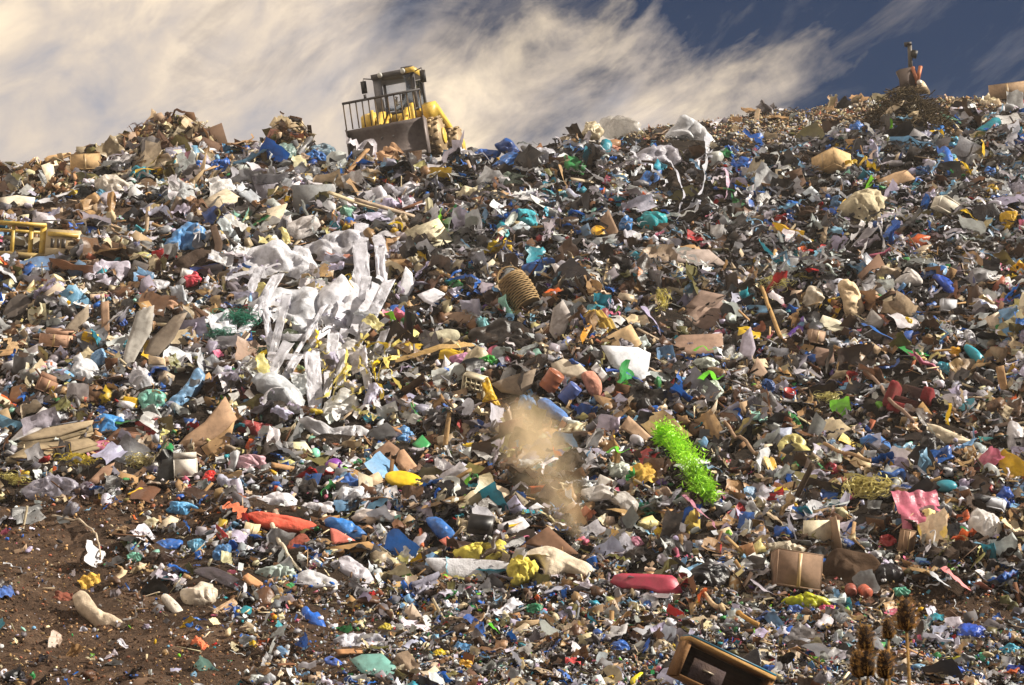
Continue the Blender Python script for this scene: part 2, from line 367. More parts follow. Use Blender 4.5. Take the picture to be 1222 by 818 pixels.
def t_box(seed, flaps=True):
    r = random.Random(seed*17+3); b = MB(); h = r.uniform(.45, .75); d = r.uniform(.6, .85); t = .02
    b.box((0, 0, t/2), (1, d, t)); b.box((-.5+t/2, 0, h/2+t), (t, d, h)); b.box((.5-t/2, 0, h/2+t), (t, d, h)); b.box((0, -d/2+t/2, h/2+t), (1-2*t, t, h)); b.box((0, d/2-t/2, h/2+t), (1-2*t, t, h))
    if seed % 3 == 0: b.box((0, 0, h+t*1.6), (1.004, d*1.004, t))
    elif flaps:
        for s in (-1, 1):
            b.box((0, 0, 0), (.96, .3, t), TM(0, s*d/2, h+t)@rotm(rx=s*r.uniform(-60, 20))@TM(0, s*.15, 0))
            b.box((0, 0, 0), (.3, d*.94, t), TM(s*.5, 0, h+t)@rotm(ry=-s*r.uniform(-50, 30))@TM(s*.15, 0, 0))
    V = np.array(b.V); V[:, 0] += .18*r.uniform(-1, 1)*V[:, 2]; V += .07*(fbm(V*2.3+seed*3, seed)[:, None]-.5)*np.array([1, 1, 1]); return unit(V), b.F
def t_bottle(seed):
    b = MB(); r = .17; b.lathe([(.0, 0), (r*.9, 0), (r, .03), (r, .25), (r*.93, .28), (r, .31), (r, .6), (r*.75, .74), (r*.35, .84), (r*.33, .9), (r*.42, .905), (r*.42, .98), (0, .985)], 10)
    V = np.array(b.V); V[:, 0] *= .55+.45*(seed % 2); V += .09*(fbm(V*3+seed*4, seed)[:, None]-.5); V = V[:, [2, 0, 1]]; return unit(V), b.F
def t_tub(seed):
    b = MB(); k = seed % 3; h = (.9, .45, 1.2)[k]; a = (.36, .42, .3)[k]
    b.lathe([(0, 0), (a, 0), (.46, h), (.5, h), (.5, h*.94), (.475, h*.94), (.49, h*.96), (.44, h*.97), (a-.03, .04), (0, .04)], 18); V = np.array(b.V)
    V[:, 0] *= 1-.25*(seed % 2)*V[:, 2]/h; V += .05*(fbm(V*2+seed, seed)[:, None]-.5); return unit(V), b.F
def t_plank(seed):
    r = random.Random(seed*13); V, F = [], []; b = MB(); w, t = r.uniform(.05, .13), r.uniform(.02, .05)
    n = 9; V = []
    for i in range(n):
        x = -.5+i/(n-1); j = r.uniform(-.02, .02)*(1 if 0 < i < n-1 else 3)
        for dy, dz in ((-1, -1), (1, -1), (1, 1), (-1, 1)): V.append((x+(r.uniform(-.03, .03) if i in (0, n-1) else 0), dy*w/2*(1+r.uniform(-.08, .08)), dz*t/2+.03*math.sin(x*2+seed)))
    F = [(i*4+j, i*4+(j+1) % 4, (i+1)*4+(j+1) % 4, (i+1)*4+j) for i in range(n-1) for j in range(4)]+[[3, 2, 1, 0], [4*n-4, 4*n-3, 4*n-2, 4*n-1]]; return unit(V), F
def ribbon(pts, w, nrm, twist=0.0, seed=0, wob=.0):
    pts = np.asarray(pts, float); n = len(pts); tg = np.gradient(pts, axis=0); tg /= np.linalg.norm(tg, axis=1, keepdims=True)+1e-9
    nr = np.broadcast_to(np.asarray(nrm, float), pts.shape); sd = np.cross(tg, nr); sd /= np.linalg.norm(sd, axis=1, keepdims=True)+1e-9; up = np.cross(sd, tg)
    an = twist*(np.linspace(0, 1, n)*6.28+4*vn(np.stack([np.linspace(0, 5, n)+seed*3.3]*3, -1), seed)); W = np.asarray(w)*np.ones(n)*(1+wob*(vn(np.stack([np.linspace(0, n/3, n)+seed]*3, -1), seed+2)-.5))
    d = sd*np.cos(an)[:, None]+up*np.sin(an)[:, None]; mid = up*np.cos(an)[:, None]-sd*np.sin(an)[:, None]
    V = np.stack([pts-d*W[:, None]/2, pts+mid*W[:, None]*.1, pts+d*W[:, None]/2], 1).reshape(-1, 3)
    F = [(3*i+k, 3*i+k+1, 3*i+k+4, 3*i+k+3) for i in range(n-1) for k in (0, 1)]; return V, F
def curvy(n, seed, amp=.5, L=1.0):
    s = np.linspace(0, 1, n); q = np.stack([s*3+seed*5.7]*3, -1)
    return np.stack([(s-.5)*L, amp*(fbm(q, seed)-.5), amp*.6*(fbm(q*1.6, seed+7)-.5)], -1)
def t_strip(seed): V, F = ribbon(curvy(26, seed, .9), .05+.04*(seed % 3), (0, 0, 1), .5, seed, .8); return unit(V), F
def t_tangle(seed, n=34):
    r = np.random.default_rng(seed+50); VV = []; FF = []; b = 0
    for k in range(n):
        c = r.normal(0, .2, 3)*np.array([1, .8, .35]); c[2] = abs(c[2]); ax = r.normal(size=3); ax /= np.linalg.norm(ax); a2 = np.cross(ax, r.normal(size=3)); a2 /= np.linalg.norm(a2)
        q = np.linspace(0, r.uniform(2, 5), 14); rad = r.uniform(.1, .26)*(1+.3*np.sin(q*1.7)); p = c+np.cos(q)[:, None]*ax*rad[:, None]+np.sin(q)[:, None]*a2*rad[:, None]; p[:, 2] = np.abs(p[:, 2])*.7
        V, F = ribbon(p, r.uniform(.018, .04), (.2, .3, .9), .4, k); VV.append(V); FF += [[i+b for i in f] for f in F]; b += len(V)
    return unit(np.concatenate(VV)), FF
def t_carton(seed):
    b = MB(); d = .35+.2*(seed % 2); h = .55+.3*(seed % 3)/2; b.box((0, 0, h/2), (.8, d, h))
    if seed % 2: b.extrude_x([(-d/2, h+.003), (d/2, h+.003), (.02, h+.22), (.02, h+.3), (-.02, h+.3), (-.02, h+.22)], -.4, .4)
    V = np.array(b.V); V += .12*(fbm(V*2+seed*3, seed)[:, None]-.5); return unit(V), b.F
def t_foam(seed):
    V, F = ico(3); V = V.copy(); V = np.sign(V)*np.abs(V)**.38; V *= np.array([1, .55+.2*(seed % 2), .25+.12*(seed % 3)]); V *= (1+.22*(fbm(V*2.4+seed*3, seed)-.5)+.12*(vn(V*7+seed, seed+3)-.5))[:, None]; return unit(V), F
def t_tray(seed):
    b = MB(); pr = [(.0, .05), (.36, .05), (.47, .2), (.5, .2), (.5, .18), (.48, .18), (.37, 0), (0, 0)]; b.lathe(pr, 24)
    V = np.array(b.V); r = np.abs(V[:, :2])+1e-9; rad = np.hypot(V[:, 0], V[:, 1]); k = rad/np.maximum(r.max(1), 1e-6)/1.0; k = np.where(rad < 1e-4, 1, 1+(k-1)*.8); V[:, :2] *= k[:, None]; V[:, 1] *= .65; V += .04*(fbm(V*2+seed, seed)[:, None]-.5)
    return unit(V), b.F
def t_chunk(seed):
    V, F = ico(1); V = V*(1+.6*(vn(V*1.5+seed*3, seed)-.5))[:, None]*np.array([1, .75, .6]); return unit(V), F
def t_pipe(seed):
    p = curvy(12, seed, .5); b = MB(); b.tube(p, .022+.01*(seed % 3), 7); return unit(b.V), b.F
KINDS = {  # name: (maker, variants, material, smooth)
 'plastic_bag': (lambda s: t_bag(s, 3, s % 2 == 0), 8, 'printed_film', True), 'plastic_film': (t_film, 9, 'printed_film', True), 'cloth_rag': (t_rag, 6, 'cloth', True), 'paper_scrap': (t_paper, 5, 'paper', False),
 'cardboard_piece': (t_card, 8, 'card', False), 'cardboard_box': (t_box, 6, 'card', False), 'plastic_bottle': (t_bottle, 4, 'hard', True), 'plastic_tub': (t_tub, 6, 'hard', True), 'wooden_plank': (t_plank, 5, 'wood', False),
 'plastic_strip': (t_strip, 8, 'film', True), 'ribbon_tangle': (t_tangle, 4, 'film', False), 'food_carton': (t_carton, 6, 'paper', False), 'foam_chunk': (t_foam, 6, 'foam', True), 'plastic_tray': (t_tray, 4, 'hard', False), 'plastic_pipe': (t_pipe, 4, 'hard', True)}
# ------------------------------------------------------------------ hero pieces traced on the photo and stood on the slope
LAND = []      # (px, row, radius px, phrase)
def mark(px, row, w, h, short): LAND.append((px, row, max(w, 6)/2, max(h, 6)/2, short))
def frame_at(px, row, face=.35, fwd=0.0):
    """point on the slope, a plane there that leans from the ground towards the viewer by 'face', metres per photo pixel"""
    P = at(px, row); n = normal(np.array([P[0]]), np.array([P[1]]), 1.2)[0]; v = np.array([0, 0, CAMZ])-P; v /= np.linalg.norm(v)
    N = n*(1-face)+v*face; N /= np.linalg.norm(N); P = P+N*fwd
    return P, N, (P[1]*cp+(P[2]-CAMZ)*sp)/FPX
def to_plane(pts, P, N):
    d = raydir([p[0] for p in pts], [p[1] for p in pts]); o = np.array([0, 0, CAMZ]); t = ((P-o)@N)/(d@N); return o+d*t[:, None]
def axes(N):
    X = np.cross((0, 0, 1.), N); X = X if np.linalg.norm(X) > 1e-3 else np.array([1., 0, 0]); X /= np.linalg.norm(X); return -X if X[0] < 0 else X
def catm(pts, n, closed=True):
    p = np.asarray(pts, float); k = len(p); out = []
    seg = k if closed else k-1
    for i in range(seg):
        a, b, c, d = [p[(i+j) % k] if closed else p[min(max(i+j, 0), k-1)] for j in (-1, 0, 1, 2)]
        for t in np.arange(n)/n: out.append(.5*((2*b)+(-a+c)*t+(2*a-5*b+4*c-d)*t*t+(-a+3*b-3*c+d)*t**3))
    if not closed: out.append(p[-1])
    return np.array(out)
def centre(pts): a = np.asarray(pts, float); return a[:, 0].mean(), a[:, 1].mean(), np.ptp(a[:, 0]), np.ptp(a[:, 1])
def info(o, label, cat, short, pts, group=None):
    cx, cy, w, h = centre(pts); tag(o, label, cat, group); mark(cx, cy, w, h, short)
_S = [100]
def sd(): _S[0] += 1; return _S[0]
def local(V):
    V = np.asarray(V, float); c = V.mean(0); c[2] = V[:, 2].min(); return V-c, c
def blob(name, pts, color, mat='film', bulge=.35, crum=.12, face=.4, fwd=.15, rings=13, sharp=False, parent=None, pivot=.6, freq=1.0, smooth=None, thick=None):
    """a lump or crumpled sheet with the traced outline: domed front, flat back"""
    seed = sd(); cx, cy, w, h = centre(pts); row = cy+h*(pivot-.5)
    P, N, s = frame_at(cx, row, face, fwd)
    B = to_plane(pts if sharp else [tuple(q) for q in catm(pts, 7)], P, N)
    if sharp:
        B = np.concatenate([B[i]+(B[(i+1) % len(B)]-B[i])*np.linspace(0, 1, 8, endpoint=False)[:, None] for i in range(len(B))])
    m = len(B); C = B.mean(0); size = math.sqrt(max(w*h, 4))*s; soft = mat in ('film', 'clear_film', 'cloth', 'paper') or crum > .25
    X = axes(N); Yv = np.cross(N, X); q = (B-C)/size
    wob = (.5*(fbm(q*2.6+seed, seed, 2)-.5)+.3*(vn(q*9+seed, seed+4)-.5))*(min(crum*3.2, .9) if soft else .12); B = B+(B-C)*wob[:, None]
    V = [C]; rr = np.linspace(0, 1, rings+1)[1:]
    for r in rr: V += list(C+(B-C)*r)
    V = np.array(V); rad = np.concatenate([[0], np.repeat(rr, m)]); f = freq/size; q = (V-C)*f; q = warped(q, .7 if soft else .1, seed)+seed*1.7
    lump = .45+1.1*fbm(q*1.5, seed+7, 2) if soft else 1.0
    hgt = bulge*size*.5*lump*(1-rad**2.4)**.6
    d = 1.3*(fbm(q*1.6, seed, 2)-.5)-.55*crease(q*1.5, seed+1, .2)-.4*crease(q*3.1, seed+2, .24)+.35*(ridge(q*5, seed+3)-.5)+.18*(vn(q*12, seed+5)-.5)
    V = V+N*(hgt+d*crum*size*(1-.5*rad**4))[:, None]
    F = [(0, 1+j, 1+(j+1) % m) for j in range(m)]+[(1+k*m+j, 1+(k+1)*m+j, 1+(k+1)*m+(j+1) % m, 1+k*m+(j+1) % m) for k in range(rings-1) for j in range(m)]
    nb = len(V); bt = (thick if thick else .12*size*(bulge > .2)+.03)
    V = np.concatenate([V, V[1+(rings-1)*m:]*.96+C*.04-N*bt]); o0 = 1+(rings-1)*m
    F += [(o0+j, nb+j, nb+(j+1) % m, o0+(j+1) % m) for j in range(m)]+[[nb+j for j in range(m)][::-1]]
    L, c = local(V)
    if parent is not None: c2 = c-np.array(parent.location); o = link(name, mk_mesh(name, L, F, mat, bool(smooth) or mat in ('film', 'clear_film', 'cloth')), parent, color); o.location = c2
    else: o = link(name, mk_mesh(name, L, F, mat, bool(smooth) or mat in ('film', 'clear_film', 'cloth')), None, color); o.location = c
    return o
def panel(name, pts, color, mat='card', thick=.03, face=.4, fwd=.15, parent=None, pivot=.8, plane=None, bend=.0):
    """a stiff flat piece with the traced outline"""
    cx, cy, w, h = centre(pts)
    P, N, s = plane if plane is not None else frame_at(cx, cy+h*(pivot-.5), face, fwd)
    B = to_plane(pts, P, N); n = len(B); C = B.mean(0)
    q = [B[i]+(B[(i+1) % n]-B[i])*t for i in range(n) for t in (0, .34, .67)]; B = np.array(q); n = len(B); size = np.ptp(B, axis=0).max()
    sdd = sd(); V = [C]+list(B)+[C*.45+b*.55 for b in B]; V = np.array(V)
    dz = bend*size*(fbm(V*(1.3/size)+sdd, sdd, 2)-.5); V = V+N*dz[:, None]
    m = len(V); V = np.concatenate([V, V-N*thick])
    F = []
    for o in (0, m):
        f = [(o, o+1+n+j, o+1+n+(j+1) % n) for j in range(n)]+[(o+1+n+j, o+1+j, o+1+(j+1) % n, o+1+n+(j+1) % n) for j in range(n)]
        F += f if o == 0 else [t[::-1] for t in f]
    F += [(1+j, m+1+j, m+1+(j+1) % n, 1+(j+1) % n) for j in range(n)]
    L, c = local(V); o = link(name, mk_mesh(name, L, F, mat), parent, color); o.location = c-(np.array(parent.location) if parent is not None else 0); return o
def path3(pts, lift=.15, n=8, sag=.06, flat=2):
    q = catm(pts, n, False); P = np.array([at(a, b) for a, b in q]); N = normal(P[:, 0], P[:, 1], .6)
    k = np.ones(2*flat+1)/(2*flat+1)
    for i in range(3): pad = np.pad(P[:, i], flat, mode='edge'); P[:, i] = np.convolve(pad, k, 'valid')
    g = ground(P[:, 0], P[:, 1]); P[:, 2] = np.maximum(P[:, 2], g+.02)
    seed = sd(); return P+N*(lift+sag*(vn(P*1.7, seed)-.5))[:, None], N
def strip(name, pts, wpx, color, mat='film', lift=.2, twist=.15, parent=None, wob=.5, n=8, flat=2):
    P, N = path3(pts, lift, n, .06, flat); s = P[:, 1].mean()/FPX; v = np.array([0, 0, CAMZ])-P; v /= np.linalg.norm(v, axis=1, keepdims=True)
    V, F = ribbon(P, wpx*s, N*.5+v*.5, twist, sd(), wob); L, c = local(V); o = link(name, mk_mesh(name, L, F, mat, True), parent, color); o.location = c-(np.array(parent.location) if parent is not None else 0); return o
def tube(name, pts, wpx, color, mat='wood', lift=.15, parent=None, taper=1.0, n=5, nseg=7):
    P, N = path3(pts, lift, n, 0.02); s = P[:, 1].mean()/FPX; b = MB(); b.tube(P, list(np.linspace(1, taper, len(P))*wpx*s/2), nseg); L, c = local(b.V)
    o = link(name, mk_mesh(name, L, b.F, mat, True), parent, color); o.location = c-(np.array(parent.location) if parent is not None else 0); return o
def stand(name, px, row, rot=(0, 0, 0), lift=.1):
    """an Empty on the slope at a photo point; returns it and metres per pixel"""
    P = at(px, row); e = empty(name, P+np.array([0, 0, lift]), tuple(R(a) for a in rot)); return e, (P[1]*cp+(P[2]-CAMZ)*sp)/FPX
# ------------------------------------------------------------------ the compactor on the ridge
def compactor():
    y0 = 87.0; px0, row0 = 489, 201
    z0 = CAMZ+y0*elev(row0); x0 = (px0-W0/2)/FPX*(y0*cp+(z0-CAMZ)*sp)
    root = empty('landfill_compactor', (x0, y0, z0), (R(8), R(-6.5), R(-14))); root.scale = (1.02, 1, 1.14)
    tag(root, 'yellow wheeled landfill compactor with dark blade and barred screen, parked on the ridge', 'landfill compactor'); mark(486, 133, 140, 105, 'the landfill compactor')
    YEL = hx('d8b44a'); DK = hx('484647'); GR = hx('7c7c80'); TAN = hx('9c8564'); BL = hx('756b68')
    def part(name, mb, mat, col, par=root, smooth=False): return mb.build(name, mat, par, col, smooth)
    b = MB(); n = 10; z = [i/n*1.46 for i in range(n+1)]; fy = [-3.35+.26*math.sin(math.pi*t/1.46)+.05*t for t in z]
    b.extrude_x([(a, c) for a, c in zip(fy, z)]+[(a+.1, c) for a, c in zip(fy[::-1], z[::-1])], -1.8, 1.8)
    for s in (-1, 1): b.extrude_x([(-3.42, -.02), (-3.36, 1.5), (-2.9, 1.42), (-2.9, .05)], s*1.8-.03, s*1.8+.03)
    blade = part('blade', b, 'steel', BL)
    part('cutting_edge', MB().box((0, -3.38, .06), (3.5, .06, .16)), 'steel', hx('6a625c'), blade)
    top = 2.56
    b = MB(); b.box((0, -3.28, top), (3.64, .09, .09)); b.box((-.72, -3.28, top+.12), (.12, .06, .16)); part('screen_rail', b, 'steel', DK, blade)
    for k in range(13):
        x = -1.78+k*3.56/12; part('screen_bar', MB().box((x, -3.28, (1.48+top-.045)/2), (.05, .05, top-.045-1.48)), 'steel', hx('6b5b45'), blade)
    # frame, engine hood, fenders
    b = MB(); b.box((0, -.9, .95), (1.5, 3.6, .7)); part('chassis', b, 'paint', DK)
    b = MB(); b.extrude_x([(1.0, 1.25), (1.0, 2.55), (2.0, 2.45), (3.2, 2.0), (3.3, 1.2)], -.95, .95); hood = part('engine_hood', b, 'paint', YEL)
    b = MB()
    for k in range(5): b.box((0, 1.35+k*.28, 2.52-.03*k), (1.5, .1, .06))
    part('vent_grille', b, 'paint', DK, hood)
    for s in (-1, 1):
        b = MB(); b.extrude_x([(-1.0, 1.75), (-.9, 2.3), (-.35, 2.5), (.2, 2.4), (2.35, 1.78), (2.5, 1.55), (1.9, 1.72), (.1, 2.1), (-.5, 1.7)], s*1.45-.28, s*1.45+.28); part('fender', b, 'paint', YEL)
        b = MB(); b.extrude_x([(-2.95, .55), (-2.8, 1.0), (-1.3, 2.3), (-.7, 2.35), (-.7, 2.0), (-1.2, 1.85), (-2.6, .5)], s*.62-.11, s*.62+.11); part('lift_arm', b, 'paint', YEL)
        b = MB(); b.tube([(s*.28, -2.7, 1.15), (s*.34, -.8, 2.2)], .09, 10); cyl = part('hydraulic_cylinder', b, 'paint', YEL, smooth=True)
        b = MB(); b.tube([(s*.27, -3.1, .93), (s*.28, -2.65, 1.18)], .05, 8); part('piston_rod', b, 'metal', hx('a0a0a0'), cyl, True)
        b = MB(); b.box((s*.95, -1.75, 1.85), (.16, .1, 1.0), None); part('headlamp_post', b, 'paint', YEL)
        for y in (-1.55, 1.95):
            b = MB(); b.lathe([(.0, -.45), (.55, -.45), (.6, -.4), (.74, -.4), (.74, .4), (.6, .4), (.55, .45), (0, .45)], 28, TM(s*1.72, y, .84, 0, 90, 0)); wh = part('wheel', b, 'steel', TAN)
            b = MB()
            for q in range(14):
                for o in (-.32, 0, .32):
                    M = TM(s*1.72, y, .84, 0, 90, 0)@rotm(rz=360/14*(q+(.5 if o == 0 else 0)))@Matrix.Translation((.79, 0, o)); b.box((0, 0, 0), (.07, .12, .2), M)
            part('cleat', b, 'steel', hx('b79f78'), wh)['kind'] = 'stuff'
            part('rim', MB().lathe([(0, 0), (.3, 0), (.34, .05), (.3, .09), (0, .09)], 16, TM(s*2.16, y, .84, 0, 90 if s > 0 else -90, 0)), 'paint', YEL, wh)
    # cab
    cabr = MB(); cabr.box((0, .2, 2.05), (1.98, 1.75, .3)); cab = part('cab', cabr, 'paint', YEL)
    b = MB(); b.box((0, .15, 3.86), (2.02, 1.95, .2)); b.box((.72, -.62, 3.99), (.55, .4, .1)); part('roof', b, 'paint', DK, cab)
    part('roof_edge', MB().box((.86, -.1, 3.87), (.42, 1.5, .215)), 'paint', YEL, cab)
    for x, w, c in ((-.8, .38, GR), (.88, .2, DK)): part('pillar', MB().box((x, -.6, 2.98), (w, .14, 1.56)), 'paint', c, cab)
    for x in (-.92, .92): part('pillar', MB().box((x, 1.0, 2.98), (.12, .12, 1.56)), 'paint', DK, cab)
    part('sill_beam', MB().box((0, -.6, 2.26), (1.98, .16, .12)), 'paint', DK, cab)
    part('windscreen', MB().box((.1, -.63, 3.05), (1.38, .015, 1.38)), 'glass', (1, 1, 1), cab)
    part('rear_window', MB().box((0, 1.02, 3.0), (1.7, .015, 1.45)), 'glass', (1, 1, 1), cab)
    b = MB(); b.box((.15, .5, 2.45), (.6, .6, .2)); b.box((.15, .78, 2.85), (.58, .14, .75), None, .8); part('seat', b, 'cloth', hx('2e3438'), cab)
    b = MB(); b.tube([(.05, .1, 2.2), (.05, -.15, 2.7)], .03, 6); b.lathe([(.16, -.02), (.2, -.02), (.2, .02), (.16, .02)], 14, TM(.05, -.15, 2.72, 25, 0, 0), True); part('steering_wheel', b, 'hard', DK, cab)
    for s in (-1, 1):
        b = MB(); b.tube([(s*.95, -.6, 3.8), (s*1.4, -.75, 3.88), (s*1.42, -.75, 3.75)], .025, 6); arm = part('mirror_arm', b, 'paint', DK)
        part('mirror', MB().box((s*1.42, -.75, 3.52), (.24, .12, .5)), 'paint', hx('101010'), arm)
        part('work_light', MB().lathe([(0, 0), (.1, 0), (.12, .1), (0, .1)], 10, TM(s*.55, -.84, 3.86, 90, 0, 0)), 'hard', hx('c8c8c0'), cab)
    part('exhaust_pipe', MB().tube([(-.6, 1.6, 2.3), (-.6, 1.6, 3.2), (-.6, 1.7, 3.3)], .07, 8), 'metal', hx('40352c'))
compactor()
# ------------------------------------------------------------------ helpers for the traced pieces
def EL(cx, cy, w, h, rot=0, k=9, j=.22):
    r = random.Random(int(cx*31+cy*7)); o = []
    for i in range(k):
        a = 2*math.pi*i/k; q = 1+r.uniform(-j, j); x = w/2*math.cos(a)*q; y = h/2*math.sin(a)*q; t = R(rot); o.append((cx+x*math.cos(t)-y*math.sin(t), cy+x*math.sin(t)+y*math.cos(t)))
    return o
def hb(name, pts, col, label, cat, short, group=None, **k):
    o = blob(name, pts, rgb(col), **k); info(o, label, cat, short, pts, group); return o
def hp(name, pts, col, label, cat, short, group=None, **k):
    o = panel(name, pts, rgb(col), **k); info(o, label, cat, short, pts, group); return o
def hs(name, pts, w, col, label, cat, short, **k):
    o = strip(name, pts, w, rgb(col), **k); info(o, label, cat, short, pts); return o
def ht(name, pts, w, col, label, cat, short, **k):
    o = tube(name, pts, w, rgb(col), **k); info(o, label, cat, short, pts); return o
def bag(cx, cy, w, h, col, label, short, knot=None, **k):
    pts = EL(cx, cy, w, h, k.pop('rot', 0)); kw = dict(bulge=.6, crum=.24, face=.5, fwd=.1); kw.update(k)
    o = hb('plastic_bag', pts, col, label, 'plastic bag', short, **kw)
    if knot:
        P, N, s = frame_at(cx, cy, .5, .1); b = MB(); V, F = t_bag(sd(), 2, True); q = to_plane([(cx+knot[0], cy+knot[1])], P+N*.15, N)[0]-np.array(o.location)
        V = V*w*s*.34+q; link('knot', mk_mesh('knot', V, F, 'film'), o, rgb(col))
    return o
def boxhero(px, row, w, d, h, rot, col, label, short, lift=.05, flaps=(), tape=True, name='cardboard_box', cat='cardboard box', hpx=None):
    """w, d, h in photo pixels; rot in degrees; flaps: (side, opening angle)"""
    e, s = stand(name, px, row, rot, lift); w, d, h = w*s, d*s, h*s; t = .025; c = rgb(col)
    b = MB(); b.box((0, 0, t/2), (w, d, t)); b.box((-w/2+t/2, 0, h/2+t/2), (t, d, h-t)); b.box((w/2-t/2, 0, h/2+t/2), (t, d, h-t)); b.box((0, -d/2+t/2, h/2+t/2), (w-2*t, t, h-t)); b.box((0, d/2-t/2, h/2+t/2), (w-2*t, t, h-t))
    if not flaps: b.box((0, 0, h+t/2+.002), (w, d, t))
    b.build('carton_body', 'card', e, c)
    for sd_, a in flaps:
        q = MB()
        if sd_ in 'fb': s1 = -1 if sd_ == 'f' else 1; q.box((0, 0, 0), (w*.97, d*.48, t), TM(0, s1*d/2, h+t*.6)@rotm(rx=s1*a)@TM(0, s1*d*.24, 0))
        else: s1 = -1 if sd_ == 'l' else 1; q.box((0, 0, 0), (w*.48, d*.95, t), TM(s1*w/2, 0, h+t*.6)@rotm(ry=-s1*a)@TM(s1*w*.24, 0, 0))
        q.build('flap', 'card', e, c*.95)
    if tape:
        q = MB(); q.box((0, -d/2-.003, h*.5), (w*.08, .004, h*.96))
        if not flaps: q.box((0, 0, h+t+.005), (w*.08, d, .004))
        q.build('tape', 'hard', e, hx('b89a6c'))
    tag(e, label, cat); mark(px, row-(hpx or h/s)*.4, max(w, d)/s, hpx or h/s, short); return e
def tangle(px, row, w, h, col, label, short, seed, n=60, cat='shredded strips', face=.5, lift=.1):
    P, N, s = frame_at(px, row, face, lift); V, F = t_tangle(seed, n); V = V*np.array([w*s, max(w, h)*s, w*s*1.2])
    X = axes(N); Y = np.cross(N, X); M = np.stack([X, Y*max(.5, h/max(w, 1)), N], 1); V = V@M.T
    L, c = local(V); o = link('strip_tangle', mk_mesh('strip_tangle', L, F, 'film'), None, rgb(col)); o.location = P+np.array([0, 0, L[:, 2].min()*0])-np.array([0, 0, .1]); tag(o, label, cat); mark(px, row, w, h, short); return o
# ------------------------------------------------------------------ ridge and upper left
boxhero(103, 206, 35, 22, 18, (0, -3, 4), 'c49a55', 'closed tan carton sitting alone on the grey rubble below the ridge', 'the lone ridge carton')
hp('plank', [(52, 190), (58, 186), (84, 182), (86, 186), (66, 193)], 'd8a860', 'golden plank lying on the skyline beside the debris mound', 'plank', 'the golden skyline plank', face=.6)
bag(168, 208, 30, 17, 'turquoise', 'turquoise bag with white patches below the debris mound', 'the turquoise bag below the mound')
bag(263, 199, 24, 22, 'blue', 'bright blue knotted bag at the foot of the debris mound', 'the blue mound bag', knot=(6, -8))
bag(371, 190, 36, 16, '2b78c8', 'flattened bright blue bag just left of the compactor blade', 'the blue bag by the blade', rot=-8)
bag(268, 178, 22, 12, '2f6f98', 'dull blue bag tucked into the right flank of the debris mound', 'the dull blue bag')
bag(340, 182, 24, 26, '7f9a94', 'grey green bag between two mounds on the ridge', 'the grey green ridge bag')
bag(385, 180, 34, 14, '6f8796', 'slate grey plastic heap left of the blade', 'the slate plastic heap')
hb('plastic_tub', EL(177, 222, 22, 16), '5b4630', 'dark tub with a ragged yellow rim below the turquoise bag', 'tub', 'the yellow rimmed tub', bulge=.4, crum=.1, mat='hard')
hs('tub_liner', [(164, 216), (176, 213), (189, 215)], 6, 'yellow', 'yellow liner strip folded over the dark tub', 'liner', 'the yellow liner', lift=.45)
hs('plastic_strip', [(44, 247), (62, 243), (82, 235), (96, 231)], 9, 'white', 'long white film strip lying across the bare track', 'film strip', 'the white track strip')
hp('foam_board', [(0, 236), (20, 233), (42, 236), (40, 243), (18, 246), (1, 245)], 'd8cdb8', 'cream foam board lying flat on the bare track', 'foam board', 'the cream track board', face=.3, thick=.1, mat='foam')
bag(121, 233, 17, 16, '3f86a4', 'small teal bag beside the long white strip', 'the small teal bag')
bag(134, 222, 38, 24, 'e0d6c8', 'large creamy white bag above the bare track', 'the creamy track bag')
hb('plastic_film', [(196, 292), (205, 280), (222, 268), (240, 270), (246, 280), (238, 295), (222, 298), (208, 304)], '5d97d0', 'large pale blue film heaped over grey sacks on the left slope', 'plastic film', 'the large pale blue film', bulge=.5, crum=.28)
hp('dark_board', [(250, 270), (258, 268), (266, 290), (262, 318), (254, 314), (256, 292)], '4a3626', 'dark brown bent board standing beside the pale blue film', 'board', 'the dark bent board', face=.7, thick=.06, bend=.2)
hb('rounded_board', [(275, 296), (277, 278), (284, 268), (293, 272), (292, 290), (285, 298)], '3a3430', 'charcoal rounded panel standing upright near the white film heap', 'panel', 'the rounded charcoal panel', bulge=.15, crum=.03, face=.8, mat='hard')
hb('tarpaulin', [(198, 322), (212, 308), (240, 298), (262, 300), (264, 318), (240, 322), (215, 328)], '3b2f28', 'dark brown tarpaulin draped beneath the pale blue film', 'tarpaulin', 'the dark brown tarpaulin', bulge=.25, crum=.12, mat='cloth')
hs('blue_pipe', [(226, 328), (244, 325), (262, 320)], 8, '27479c', 'dark blue flat hose below the brown tarpaulin', 'hose', 'the dark blue hose')
bag(229, 335, 22, 19, 'e0485c', 'bright pink bag below the brown tarpaulin', 'the bright pink bag', bulge=.6)
boxhero(221, 334, 13, 10, 10, (5, 12, 20), 'e8e4e0', 'small white box tucked behind the bright pink bag', 'the small white box', tape=False, name='food_carton', cat='carton')
hp('plastic_sheet', [(80, 324), (94, 310), (103, 315), (96, 331), (84, 329)], '3f5f7c', 'stiff slate blue sheet leaning in the rubble left of the charcoal panel', 'plastic sheet', 'the slate blue sheet', face=.6)
hp('plastic_sheet', [(152, 328), (160, 310), (178, 316), (172, 332), (158, 336)], '55504e', 'stiff charcoal sheet leaning right of the lavender film', 'plastic sheet', 'the stiff charcoal sheet', face=.6)
hb('plastic_film', [(96, 335), (104, 316), (125, 308), (150, 312), (152, 326), (135, 345), (112, 342)], 'c4bdcb', 'lavender white crumpled film spread left of the charcoal sheet', 'plastic film', 'the lavender film', crum=.3, bulge=.3)
hb('plastic_film', [(168, 342), (180, 334), (202, 336), (196, 344), (180, 348)], 'd0d0d6', 'white curled film above the tan bundle', 'plastic film', 'the white curled film', crum=.15, bulge=.3)
